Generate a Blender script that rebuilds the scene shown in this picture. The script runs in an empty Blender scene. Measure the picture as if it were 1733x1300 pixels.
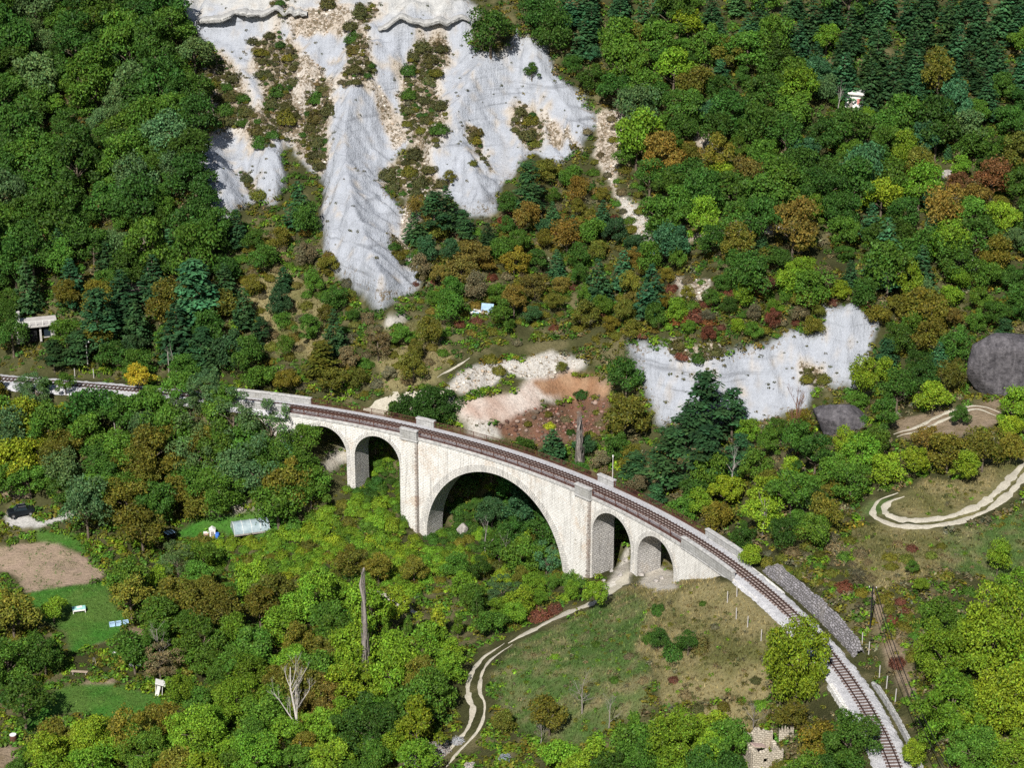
import bpy, math, random
import numpy as np
rng = np.random.default_rng(7)
random.seed(7)
scene = bpy.context.scene
COL = scene.collection

# ------------------------------------------------------------------ camera
F, PITCH, HC = 3500.0, math.radians(21.5), 116.0
CP, SP = math.cos(PITCH), math.sin(PITCH)
cam_d = bpy.data.cameras.new('camera')
cam = bpy.data.objects.new('camera', cam_d); COL.objects.link(cam)
cam.location = (0, 0, HC)
cam.rotation_euler = (math.radians(90) - PITCH, 0, 0)
cam_d.sensor_width = 36.0
cam_d.lens = 36.0 * F / 1733.0
cam_d.clip_end = 5000
scene.camera = cam

def ray(px, py):
    u = (px - 866.5) / F; v = (py - 650.0) / F
    d = np.array([u, CP - v * SP, -SP - v * CP]); return d
def unz(px, py, z):
    d = ray(px, py); t = (z - HC) / d[2]
    return d[0] * t, d[1] * t
def proj(x, y, z):
    zz = z - HC
    Z = y * CP - zz * SP
    return 866.5 + F * x / Z, 650 + F * (-y * SP - zz * CP) / Z, F / Z

# ------------------------------------------------------------------ value noise
class VN:
    def __init__(s, seed):
        s.t = np.random.default_rng(seed).random((256, 256))
    def __call__(s, x, y):
        x = np.asarray(x, float); y = np.asarray(y, float)
        xi = np.floor(x).astype(int); yi = np.floor(y).astype(int)
        fx = x - xi; fy = y - yi
        fx = fx * fx * (3 - 2 * fx); fy = fy * fy * (3 - 2 * fy)
        g = lambda a, b: s.t[a & 255, b & 255]
        return (g(xi, yi) * (1 - fx) + g(xi + 1, yi) * fx) * (1 - fy) + (g(xi, yi + 1) * (1 - fx) + g(xi + 1, yi + 1) * fx) * fy
vn1, vn2, vn3 = VN(1), VN(2), VN(3)
def fbm(v, x, y, o=4):
    a, s, t = 1.0, 0.0, 0.0
    for i in range(o):
        s = s + a * v(x * 2 ** i + 17 * i, y * 2 ** i + 5 * i); t += a; a *= .55
    return s / t * 2 - 1

# ------------------------------------------------------------------ track alignment
CC = np.array([-69.314, 182.094]); R0 = 109.157
S_T = 31.0
def frame(s):
    """point and outward normal (far side) of the track centre line at station s"""
    s = np.asarray(s, float)
    a = math.pi / 2 - s / R0
    x1 = CC[0] + R0 * np.cos(a); y1 = CC[1] + R0 * np.sin(a); nx1 = np.cos(a); ny1 = np.sin(a)
    aT = math.pi / 2 - S_T / R0; R2 = 420.0
    c2x = CC[0] - (R2 - R0) * math.cos(aT); c2y = CC[1] - (R2 - R0) * math.sin(aT)
    a2 = aT + (S_T - s) / R2
    x2 = c2x + R2 * np.cos(a2); y2 = c2y + R2 * np.sin(a2); nx2 = np.cos(a2); ny2 = np.sin(a2)
    k = s < S_T
    return np.where(k, x2, x1), np.where(k, y2, y1), np.where(k, nx2, nx1), np.where(k, ny2, ny1)
def P(s, t, z):
    x, y, nx, ny = frame(s)
    return np.stack(np.broadcast_arrays(x + nx * t, y + ny * t, np.asarray(z, float)), -1)
def st(x, y):
    """station and offset of points (good on the circle and the left curve)"""
    x = np.asarray(x, float); y = np.asarray(y, float)
    dx = x - CC[0]; dy = y - CC[1]
    s1 = (math.pi / 2 - np.arctan2(dy, dx)) * R0; t1 = np.hypot(dx, dy) - R0
    aT = math.pi / 2 - S_T / R0; R2 = 420.0
    c2x = CC[0] - (R2 - R0) * math.cos(aT); c2y = CC[1] - (R2 - R0) * math.sin(aT)
    dx = x - c2x; dy = y - c2y
    s2 = S_T - (np.arctan2(dy, dx) - aT) * R2; t2 = np.hypot(dx, dy) - R2
    k = (s1 < S_T)
    return np.where(k, s2, s1), np.where(k, t2, t1)

# ------------------------------------------------------------------ terrain control points (photo pixel, height)
CPX = [
 # generic slope behind, centre
 (560,640,2),(640,660,1.2),(700,620,4),(740,560,6.6),(620,560,6.6),(812,522,8.2),(640,525,8.2),(600,400,15),(800,400,15),(960,400,15),
 (560,300,21.2),(700,300,21.2),(900,300,21.2),(560,200,28.5),(760,200,28.5),(960,200,28.0),(560,100,36.4),(760,100,36.4),(960,100,36.4),
 (500,0,44.8),(700,0,44.8),(960,0,44.8),(700,-70,50),(1300,-70,51),(1700,-70,51),(200,-70,49),
 (900,520,8.4),(1020,520,8.6),(1000,570,6.2),
 # quarry shelf
 (700,682,.4),(780,690,.2),(860,680,.3),(930,655,1.0),(1000,655,1.2),(920,606,4.0),(800,640,2.2),(990,612,3.6),(850,722,-2.0),(930,745,-3.4),(1000,735,-3.0),(800,735,-2.2),
 # lower right white cliff
 (1120,715,-1.2),(1280,710,-.2),(1370,690,1.6),(1100,572,9.0),(1200,590,8.8),(1290,580,9.2),(1380,560,10.4),(1445,648,4.6),(1450,512,14.2),(1400,522,13.4),(1060,660,1.2),
 # right hill
 (1200,440,17),(1400,440,17),(1600,440,17),(1720,440,17.5),(1200,300,24),(1400,300,24),(1650,300,24),(1200,200,30),(1450,200,30.5),(1700,200,31),
 (1200,100,37.5),(1450,100,38),(1700,100,38),(1200,0,45.5),(1450,0,46),(1720,0,46),(1550,540,11),(1650,540,11.5),(1550,640,8),(1660,660,7.6),
 # right shelf
 (1400,730,2.2),(1500,740,5.0),(1600,740,6.0),(1700,680,7.4),(1400,800,2.2),(1540,800,5.6),(1720,790,7),(1560,886,4.6),(1480,870,4.2),(1720,860,5.6),(1400,930,3.0),(1650,940,3.6),(1500,1000,3.0),(1720,1020,3.2),
 (1300,880,1.0),(1200,800,-1.5),(1300,760,-.6),(1100,820,-3),(1250,840,-.6),
 (1520,1100,1.2),(1600,1130,1.6),(1730,1150,1.6),(1580,1250,.6),(1700,1290,1.0),
 # left hill
 (60,560,4.6),(200,600,1.6),(350,590,2.2),(450,600,2.4),(60,480,9),(200,480,9),(400,480,9.2),(60,400,14),(200,400,14.2),(400,400,14.4),(60,300,20.5),(250,300,20.8),(60,200,27),(250,200,27.4),(60,100,35),(250,100,35.4),(60,0,43),(300,0,44),
 # below the track on the left
 (35,868,-13.8),(200,880,-14),(330,860,-13.6),(90,960,-15.8),(250,980,-15.8),(150,1060,-16.6),(0,1060,-16.8),(150,1160,-17.6),(0,1170,-18),(0,1300,-19),(200,1300,-18.6),(400,1300,-18.2),(400,1160,-17.4),(350,1050,-16.4),
 (425,895,-14.6),(540,880,-13.6),(600,832,-11.2),(640,845,-11.4),(690,897,-14.4),(740,926,-15.4),(560,960,-15.4),(600,1060,-16.6),(600,1200,-17.4),(640,1300,-18),
 (800,1000,-15.2),(870,960,-15.0),(900,1010,-14.4),(720,1080,-16),(720,1200,-16.4),(960,985,-13.2),
 # path and mound
 (1050,985,-8.6),(1110,985,-7.0),(965,1030,-10.6),(835,1120,-13.2),(800,1180,-14.2),(825,1235,-14.8),(750,1298,-16.4),
 (1100,1050,-5.6),(1180,990,-2.8),(1000,1120,-8.4),(900,1160,-11.6),(1000,1230,-10.4),(1200,1130,-3.8),(1290,1110,-2.4),(1310,1200,-5.4),(1290,1285,-6.6),(1180,1290,-8.6),(1000,1300,-12),(880,1290,-13.6),
]
CW = [  # world anchors: stream gully through the big arch, embankments, far surroundings
 (10,290,-6.5),(1,277,-10.5),(-2,262,-15.6),(14,262,-11.5),(20,272,-7.0),(-11,272.5,-16.2),(-9,267,-16.6),(-5,270,-15.4),(8,256,-14.6),(4,268,-13.0),(-14,284,-7.5),(-22,290,-1.8),
 (-60,288,-4.5),(-90,290,-5),(-75,284,-9.5),(-45,282,-8),(-60,277,-12.5),(-35,276,-11.5),(-90,276,-13),
 (22,244,-6.8),(26,247,-6.2),(16,251,-8.6),(30,222,-1.4),(33.5,212,-2.2),(35,200,-3.4),(36,186,-4.6),(31,196,-5.4),
 (45,185,.6),(44,200,.8),(-60,150,-24),(0,150,-22),(60,150,-10),(0,80,-32),(-120,80,-34),(120,80,-26),
 (-160,230,-22),(-160,330,20),(-160,420,72),(-320,300,10),(-320,500,110),(0,460,92),(0,620,170),(160,220,10),(160,330,30),(160,420,78),(320,300,30),(320,500,120),(-320,80,-40),(320,80,-20),(-320,620,170),(320,620,180),
]
pts = [(*unz(a, b, z), z) for a, b, z in CPX] + CW
pts = np.array(pts)
def tps(A, B):
    r2 = ((A[:, None, :] - B[None, :, :]) ** 2).sum(2)
    return np.where(r2 > 1e-9, .5 * r2 * np.log(r2 + 1e-12), 0)
Xn = pts[:, :2] / 50.0
n = len(Xn)
K = tps(Xn, Xn) + np.eye(n) * 0.004
Pm = np.c_[np.ones(n), Xn]
Mx = np.block([[K, Pm], [Pm.T, np.zeros((3, 3))]])
wts = np.linalg.solve(Mx, np.r_[pts[:, 2], np.zeros(3)])
def base_h(x, y):
    sh = np.shape(x); q = np.c_[np.ravel(x), np.ravel(y)] / 50.0
    out = np.empty(len(q))
    for i in range(0, len(q), 20000):
        b = q[i:i + 20000]
        out[i:i + 20000] = tps(b, Xn) @ wts[:n] + np.c_[np.ones(len(b)), b] @ wts[n:]
    return out.reshape(sh)

def axis(lo, hi, step, far_lo, far_hi):
    a = list(np.arange(lo, hi, step)); d = step
    while a[-1] < far_hi: d *= 1.22; a.append(a[-1] + d)
    d = step; b = []; x = lo
    while x > far_lo: d *= 1.22; x -= d; b.append(x)
    return np.array(b[::-1] + a)
GX = axis(-95, 108, .45, -380, 380)
GY = axis(172, 386, .45, 40, 640)
XX, YY = np.meshgrid(GX, GY)          # [iy, ix]
ZZ = base_h(XX, YY)
def sstep(a, b, x):
    t = np.clip((x - a) / (b - a), 0, 1); return t * t * (3 - 2 * t)

def sample(x, y):
    x = np.asarray(x, float); y = np.asarray(y, float)
    i = np.clip(np.searchsorted(GX, x) - 1, 0, len(GX) - 2); j = np.clip(np.searchsorted(GY, y) - 1, 0, len(GY) - 2)
    fx = (x - GX[i]) / (GX[i + 1] - GX[i]); fy = (y - GY[j]) / (GY[j + 1] - GY[j])
    return (ZZ[j, i] * (1 - fx) + ZZ[j, i + 1] * fx) * (1 - fy) + (ZZ[j + 1, i] * (1 - fx) + ZZ[j + 1, i + 1] * fx) * fy
TT = np.concatenate([np.arange(150, 420, .5)])
def ground(px, py, hc=0.0):
    """where the line of sight through a photo pixel meets the terrain (raised by hc)"""
    d = ray(px, py); d = d / math.hypot(d[0], d[1])
    x = d[0] * TT; y = d[1] * TT; z = HC + d[2] * TT
    g = sample(x, y) + hc
    k = np.argmax(z < g)
    if k == 0: k = len(TT) - 1
    a, b = z[k - 1] - g[k - 1], z[k] - g[k]
    t = TT[k - 1] + (TT[k] - TT[k - 1]) * a / (a - b + 1e-9)
    x, y = d[0] * t, d[1] * t
    return np.array([x, y, float(sample(x, y))])

def inpoly(px, py, poly):
    r = np.zeros(np.shape(px), bool); n = len(poly)
    for i in range(n):
        x1, y1 = poly[i]; x2, y2 = poly[(i + 1) % n]
        if y1 == y2: continue
        c = ((y1 > py) != (y2 > py)) & (px < (x2 - x1) * (py - y1) / (y2 - y1) + x1)
        r ^= c
    return r
def polydist(x, y, pl):
    d = np.full(np.shape(x), 1e9)
    for (ax, ay), (bx, by) in zip(pl[:-1], pl[1:]):
        vx, vy = bx - ax, by - ay
        t = np.clip(((x - ax) * vx + (y - ay) * vy) / (vx * vx + vy * vy + 1e-9), 0, 1)
        d = np.minimum(d, np.hypot(x - ax - t * vx, y - ay - t * vy))
    return d

# ------------------------------------------------------------------ zones (photo pixel polygons of bare or mown ground)
W1 = [(296,-20),(330,50),(355,85),(395,130),(430,180),(440,205),(400,212),(360,225),(335,265),(340,300),(360,340),(375,372),(400,350),(440,332),(470,347),(480,310),(475,262),(495,240),(525,290),(540,300),(555,330),(540,380),(545,420),(570,455),(600,490),(640,527),(665,512),(706,492),(702,450),(682,410),(692,380),(680,350),(652,335),(664,300),(672,255),(712,252),(720,275),(760,330),(800,362),(835,357),(846,320),(868,290),(884,270),(900,255),(950,280),(968,268),(985,240),(1002,200),(982,165),(942,120),(925,70),(885,60),(842,88),(800,78),(795,45),(808,15),(740,-20)]
W2 = [(1035,318),(1060,335),(1108,370),(1116,415),(1085,402),(1050,360)]
W3 = [(1063,580),(1140,590),(1200,602),(1290,585),(1330,563),(1365,575),(1400,562),(1395,525),(1450,514),(1488,545),(1465,600),(1447,647),(1425,645),(1378,652),(1372,690),(1300,712),(1200,716),(1115,718),(1098,660),(1075,620)]
W4 = [(750,668),(790,630),(860,612),(930,596),(995,605),(1002,625),(960,632),(910,640),(860,635),(840,652),(800,668)]
W5 = [(652,548),(690,534),(694,545),(662,556)]
W6 = [(770,700),(830,712),(850,740),(800,742)]
BRUSH = [[(330,90),(372,92),(400,135),(432,185),(470,225),(455,255),(420,218),(385,208),(345,220),(332,150)],
 [(425,62),(470,50),(500,75),(505,110),(488,150),(508,200),(482,238),(450,205),(445,130)],
 [(592,38),(622,45),(617,92),(636,116),(600,146),(576,140),(590,100)],
 [(702,75),(748,68),(752,110),(737,150),(758,200),(737,247),(690,237),(680,165),(692,110)],
 [(655,290),(700,250),(740,292),(752,312),(702,332),(655,322)],
 [(872,160),(905,182),(922,232),(898,252),(870,222)],
 [(788,208),(816,222),(816,262),(842,292),(822,280),(798,240)],
 [(540,112),(560,170),(548,280),(530,290),(508,225),(520,150)],
 [(660,405),(690,420),(690,445),(665,440)],
 [(1132,575),(1175,590),(1225,572),(1225,605),(1165,612),(1140,600)],
 [(1352,625),(1400,632),(1400,650),(1360,652)],
 [(400,280),(425,300),(440,330),(420,325)],[(450,-8),(492,-4),(482,24),(462,22)],[(588,12),(640,-2),(655,16),(604,34)],[(540,-6),(566,-8),(560,14)]]
SCREE = [[(500,80),(540,115),(560,170),(545,290),(505,228),(498,160)],[(905,180),(965,235),(985,262),(930,252)],[(1000,188),(1060,185),(1088,205),(1050,240),(1040,332),(1000,262)],[(620,110),(660,160),(690,240),(660,250),(640,190)],[(470,10),(590,0),(600,60),(500,60)],[(1140,470),(1200,475),(1195,510),(1150,500)],[(1170,215),(1225,225),(1220,250),(1180,240)],[(1230,380),(1330,378),(1335,395),(1230,400)],[(690,330),(720,360),(700,400),(675,400)],[(1140,390),(1250,392),(1250,402),(1140,404)],[(230,390),(255,390),(250,425),(232,425)],[(195,474),(240,478),(240,492),(200,490)],[(355,850),(465,858),(440,868),(352,864)]]
QUARRY = [(745,680),(870,668),(900,640),(960,628),(1025,648),(1034,664),(960,672),(915,680),(922,690),(900,702),(850,718),(785,707)]
SOIL = [(896,645),(955,627),(1000,638),(1037,655),(1028,669),(975,672),(925,668)]
RUB = [(830,722),(915,690),(960,680),(1032,668),(1030,722),(985,745),(920,755),(858,742)]
FIELD = [(-20,930),(45,919),(95,919),(132,935),(167,955),(182,970),(165,985),(110,992),(42,1003),(30,975),(-20,960)]
LAWN = [[(40,1003),(110,992),(180,983),(190,1010),(217,1040),(200,1082),(122,1112),(112,1070),(70,1050),(45,1020)],[(130,1160),(200,1158),(300,1190),(250,1215),(90,1210),(40,1252),(55,1200),(100,1170)],[(55,893),(130,905),(160,935),(95,920),(55,915)],[(470,860),(480,900),(455,915),(390,910),(360,900),(345,912),(300,905),(345,875),(400,872)]]
DIRT = [[(45,1010),(110,1000),(120,1015),(60,1030)],[(120,1090),(180,1075),(185,1090),(130,1110)],[(140,1155),(195,1145),(190,1158),(140,1170)],[(160,1010),(185,1010),(180,1028),(165,1025)],[(-10,1262),(35,1262),(30,1310),(-10,1310)],[(215,1062),(250,1062),(240,1085),(215,1110)],[(1490,1085),(1520,1075),(1545,1130),(1560,1180),(1545,1190),(1510,1140)],[(1475,1000),(1490,990),(1500,1030),(1495,1075),(1478,1060)],[(0,805),(55,810),(50,840),(0,840)],[(1505,715),(1560,705),(1690,670),(1690,720),(1640,740),(1530,745)]]
ROAD = [[(8,872),(40,868),(70,880),(130,866),(130,874),(66,892),(12,892)]]
DRY = [[(1052,1000),(1150,975),(1240,978),(1300,1030),(1345,1065),(1310,1120),(1300,1195),(1240,1180),(1130,1200),(1110,1120),(1060,1100),(1080,1040)],[(1500,855),(1560,815),(1650,800),(1733,770),(1740,800),(1640,870),(1560,886),(1510,875)],[(1440,900),(1490,890),(1600,905),(1600,960),(1500,1000),(1440,960)],[(400,480),(470,450),(545,480),(570,560),(560,610),(470,600),(420,560)],[(650,560),(740,540),(780,600),(740,650),(660,670),(640,620)],[(1240,1190),(1300,1200),(1280,1230),(1180,1250),(1060,1300),(960,1300),(1080,1230)],[(0,455),(30,455),(25,500),(0,500)]]
GREEN = [[(840,1200),(830,1140),(900,1085),(980,1040),(1062,1000),(1100,1020),(1075,1100),(1110,1140),(1110,1200),(1000,1260),(900,1240)],[(1590,905),(1740,855),(1740,1000),(1640,965),(1600,950)],[(1460,850),(1500,850),(1500,880),(1450,880)]]

spl = [tuple(ground(*p)[:2]) for p in [(285,60),(300,150),(303,240),(312,310),(350,375)]]
spd = polydist(XX, YY, spl); ZZ = ZZ + 4.5 * sstep(9.5, 0, spd)
PX, PY, _k = proj(XX, YY, ZZ)
SS, STt = st(XX, YY)
def jit(amp, f=.22, v=vn1):
    return fbm(v, XX * f, YY * f, 4) * amp
def zone(polys, amp=9):
    m = np.zeros(XX.shape, bool); jx = fbm(vn1, XX * .14, YY * .14, 3) * amp * 1.4; jy = fbm(vn2, XX * .14, YY * .14, 3) * amp * 1.4
    for p in polys: m |= inpoly(PX + jx, PY + jy, p)
    return m & (YY < 420)
def soft(m, it=3):
    a = m.astype(float)
    for _ in range(it):
        b = a.copy(); b[1:-1, 1:-1] = (a[1:-1, 1:-1] * 2 + a[:-2, 1:-1] + a[2:, 1:-1] + a[1:-1, :-2] + a[1:-1, 2:]) / 6; a = b
    return a

mW = zone([W1, W3, W2, W4, W5, W6], 10)
# ---- relief of the badlands: crests and rills
wS = soft(mW, 8)
def line(px): return [tuple(ground(*p)[:2]) for p in px]
CREST = [([(622,118),(598,180),(583,260),(588,330),(600,400),(625,470),(643,527)], 6.5, 5.2),
 ([(838,88),(800,165),(772,225),(735,262)], 5.5, 3.8), ([(788,270),(800,310),(818,352)], 3.4, 2.4),
 ([(436,215),(452,270),(466,335)], 3.6, 2.4), ([(890,68),(905,115),(950,190),(985,235)], 4.2, 2.6),
 ([(700,35),(660,85),(640,130)], 3.8, 2.3), ([(345,240),(375,300),(395,345)], 3.0, 1.4), ([(545,60),(520,110),(512,180)], 2.5, 1.2), ([(380,90),(410,130),(440,180)], 2.2, 1.0),
 ([(1440,520),(1430,580),(1425,640)], 3.0, 1.6), ([(1330,568),(1350,620),(1370,680)], 3, 1.4), ([(1200,600),(1210,660),(1215,710)], 4, 1.3)]
crest_w = [(line(c), w, a) for c, w, a in CREST]
rel = np.zeros_like(ZZ); bestd = np.full(ZZ.shape, 9.0); flq = np.zeros_like(ZZ); fls = np.zeros_like(ZZ)
for ci, (pl, w, a) in enumerate(crest_w):
    d = np.full(ZZ.shape, 1e9); u = np.zeros_like(ZZ); sd_ = np.zeros_like(ZZ); acc = 0.0
    for (ax, ay), (bx_, by_) in zip(pl[:-1], pl[1:]):
        vx, vy = bx_ - ax, by_ - ay; L_ = math.hypot(vx, vy)
        t = np.clip(((XX - ax) * vx + (YY - ay) * vy) / (L_ * L_ + 1e-9), 0, 1); dd = np.hypot(XX - ax - t * vx, YY - ay - t * vy); k = dd < d
        d = np.where(k, dd, d); u = np.where(k, acc + t * L_, u); sd_ = np.where(k, np.sign((XX - ax) * vy - (YY - ay) * vx), sd_); acc += L_
    rel = np.maximum(rel, a * np.clip(1 - d / w, 0, 1) ** 1.1)
    k = d / w < bestd; bestd = np.where(k, d / w, bestd); flq = np.where(k, u - d * (1.1 + .7 * sd_), flq); fls = np.where(k, sd_ * 5 + ci * 17, fls)
    fdist = d if ci == 0 else np.minimum(fdist, d)
wx = XX + fbm(vn2, XX * .06, YY * .06, 3) * 7
rill_a = np.abs(fbm(vn3, wx * .26, YY * .05 + 9, 2)) * 1.6 + np.abs(fbm(vn1, wx * .6, YY * .10, 1)) * .35
rill_b = np.abs(fbm(vn1, flq * .30 + fbm(vn2, XX * .22, YY * .22, 3) * 1.1, fls + XX * .10, 3)) * 1.55 * (.45 + .9 * vn3(XX * .12 + 40, YY * .12)) + .15
kb = sstep(1.3, .9, bestd); rill = rill_a * (1 - kb) + rill_b * kb
ZZ = ZZ + rel * np.clip(wS * 1.2, .0, 1)
RILL = (rill - .5) * wS * np.where(YY > 300, 1.75, .9) * (1 - .7 * kb * sstep(1.6, .2, fdist))
# ---- a rock band across the head of the cliff
band = line([(330,50),(420,52),(520,45),(620,62),(700,66),(790,45)])
bp = np.array(band); bord = np.argsort(bp[:, 0]); by = np.interp(XX, bp[bord, 0], bp[bord, 1]) + fbm(vn3, XX * .13, YY * 0, 3) * .22
bx = sstep(bp[:, 0].min() - 1, bp[:, 0].min() + 2, XX) * sstep(bp[:, 0].max() + 1, bp[:, 0].max() - 3, XX)
ZZ = ZZ + 1.6 * bx * sstep(-.3, .5, YY - by) * sstep(14, 2, YY - by)
# ---- general roughness
ZZ = ZZ + fbm(vn1, XX * .10, YY * .10, 4) * .55 * sstep(2.5, 8, np.abs(STt)) + fbm(vn2, XX * .5, YY * .5, 3) * .14 * sstep(2.5, 6, np.abs(STt))
# ---- railway formation
land = (SS < 38) | (SS > 111)
lw = np.where(SS > 111, sstep(111, 123, SS), sstep(38, 30, SS))
w = (1 - sstep(2.4, 5.5, np.abs(STt - .2))) * lw * ((YY < 330) & (YY > 120))
ZZ = ZZ * (1 - w) + (-.42) * w
# keep the terrain under the viaduct deck
zp = np.interp(SS, [36, 39, 41, 44, 48, 52, 57, 61, 70, 80, 87, 90, 92.5, 96, 100, 102, 105, 109, 112, 116, 121], [-.5, -2, -6.5, -9.6, -10.8, -11.4, -13.6, -16.0, -16.2, -15.2, -13.8, -13.2, -12.2, -9.6, -8.4, -8.6, -7.8, -6.8, -4.6, -2.8, -.6])
wz = (1 - sstep(3.6, 9.5, np.abs(STt))) * sstep(37.5, 41, SS) * sstep(121, 117, SS) * ((YY < 330) & (YY > 150))
zlow = np.minimum(ZZ, zp + np.clip(np.abs(STt) - 3.6, 0, 9) * .5)
ZZ = np.where(STt > 0, zlow * wz + ZZ * (1 - wz), zp * wz + ZZ * (1 - wz))
PX, PY, _k = proj(XX, YY, ZZ)
ZZ = ZZ + RILL
DEF = np.array([.058, .060, .024])
C = np.empty(XX.shape + (3,)); C[:] = DEF
marl = np.zeros(XX.shape); SCR = np.zeros(XX.shape); ZN = np.zeros(XX.shape, int)
ZNAMES = ['hillside', 'marl_cliff', 'quarry_floor', 'rubble_slope', 'ploughed_field', 'lawn', 'meadow', 'bare_earth', 'lane']
n1 = fbm(vn1, XX * .9, YY * .9, 4); n2 = fbm(vn2, XX * .2, YY * .2, 3); n3 = fbm(vn3, XX * 2.2, YY * 2.2, 2)
C *= (1 + .45 * n2 + .3 * n1)[..., None]
C[(n1 + n2 > .35)] = (.125, .112, .055)
def paint(m, col, zi, col2=None, ns=None, ml=0.0):
    if col2 is None: C[m] = col
    else:
        k = np.clip(ns * 1.3 + .5, 0, 1)[..., None]
        C[m] = (np.array(col) * (1 - k) + np.array(col2) * k)[m]
    ZN[m] = zi; marl[m] = ml
paint(zone(DRY, 14), (.215, .185, .092), 6, (.105, .108, .038), n2 * .8 + .6 * n1 - .1)
paint(zone(GREEN, 14), (.066, .118, .03), 6, (.185, .165, .085), n2 * .8 + 1.0 * n1 - .2)
paint(zone(DIRT, 6), (.27, .21, .15), 7, (.17, .13, .075), n1)
paint(zone(LAWN, 6), (.045, .15, .02), 5, (.075, .14, .028), n2 + .5 * n1)
paint(zone([FIELD], 3), (.33, .245, .185), 4, (.25, .20, .13), n1 * .7 - .1)
paint(zone(ROAD, 2), (.42, .41, .39), 8)
mW = zone([W1, W3, W2, W4, W5, W6], 10)
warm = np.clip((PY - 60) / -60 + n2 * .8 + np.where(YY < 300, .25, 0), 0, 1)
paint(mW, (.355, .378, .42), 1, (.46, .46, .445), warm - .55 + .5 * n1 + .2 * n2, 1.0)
gl = np.clip(1 - rill / .16, 0, 1) * (wS > .3); C[:] = np.where((mW & (gl > 0))[..., None], C * (1 - .45 * gl[..., None]) + np.array([.33, .29, .24]) * .45 * gl[..., None], C); SCR[mW] = .12 + .25 * gl[mW]
eW = soft(mW, 7); edge = (eW > .12) & (eW < .9) & mW; SCR[edge] = np.maximum(SCR[edge], .62 - .4 * np.abs(eW[edge] - .35))
m_ = zone([W2, W4, W5, W6], 10); paint(m_, (.47, .45, .415), 1, None, None, .5); SCR[m_] = .42
m_ = zone(SCREE, 10); paint(m_, (.52, .475, .42), 1, (.40, .34, .28), n1, .3); SCR[m_] = .58
mB = zone(BRUSH, 15)
brs = soft(mB, 26); halo = (brs + .42 * n1 + .25 * n3 > .24) & mW & ~mB
paint(halo, (.50, .475, .44), 1, (.42, .37, .31), n1, .4); SCR[halo] = np.clip(.35 + .8 * (brs[halo] - .3), .35, .7)
paint(mB, (.46, .42, .37), 0, (.34, .29, .22), n1, 0); SCR[mB] = .62
paint(zone([QUARRY], 5), (.56, .505, .455), 2, (.36, .26, .21), n2 - .12 + .8 * fbm(vn3, (XX + YY) * .9, (XX - YY) * .12, 3))
GRAV = [[(1022,1000),(1050,950),(1062,925),(1070,960),(1064,990)],[(1082,990),(1104,955),(1140,968),(1146,994),(1110,1000)],[(555,770),(590,760),(590,782),(540,800)]]
paint(zone(GRAV, 4), (.56, .53, .47), 8, (.42, .38, .32), n1)
paint(zone([SOIL], 5), (.25, .135, .075), 2, (.33, .215, .135), n1)
paint(zone([RUB], 7), (.165, .08, .052), 3, (.11, .08, .052), n1)
# path polylines used below also clear the plants
PATHS = {
 'valley': [(1062,962),(1050,990),(1005,1020),(960,1038),(900,1068),(860,1090),(825,1115),(805,1145),(802,1175),(810,1200),(800,1235),(770,1270),(735,1310)],
 'hill': [(1745,782),(1733,795),(1700,832),(1660,862),(1610,880),(1560,887),(1515,884),(1488,870),(1495,850),(1525,838)],
 'upper': [(1515,738),(1560,724),(1600,705),(1650,690),(1690,702)],
 'quarry': [(615,694),(650,690),(690,682),(740,672),(790,690)],
 'scrub': [(740,640),(765,625),(795,606),(840,592),(915,585),(990,574),(1005,562)],
 'left': [(560,996),(600,998),(640,1004),(690,1030),(715,1045)]}
MASKS = {}
Cb = C.copy(); Cb[1:-1, 1:-1] = (C[1:-1, 1:-1] * 2 + C[:-2, 1:-1] + C[2:, 1:-1] + C[1:-1, :-2] + C[1:-1, 2:]) / 6; C = Cb; marl = soft(marl, 1); SCR = soft(SCR, 1)
clearW = np.zeros(XX.shape, bool)
for k_, pp in PATHS.items():
    pl = line(pp); clearW |= polydist(XX, YY, pl) < (2.0 if k_ in ('valley', 'hill') else 1.0)
lane_c = (np.abs(STt - .2) < 3.0) & ((YY < 320)) & land
clearW |= lane_c
def brs_at(g): return brs[int(np.clip(np.searchsorted(GY, g[1]), 0, len(GY) - 1)), int(np.clip(np.searchsorted(GX, g[0]), 0, len(GX) - 1))]
def zone_at(x, y):
    i = int(np.clip(np.searchsorted(GX, x), 0, len(GX) - 1)); j = int(np.clip(np.searchsorted(GY, y), 0, len(GY) - 1))
    return ZN[j, i], clearW[j, i], mB[j, i]

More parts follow.
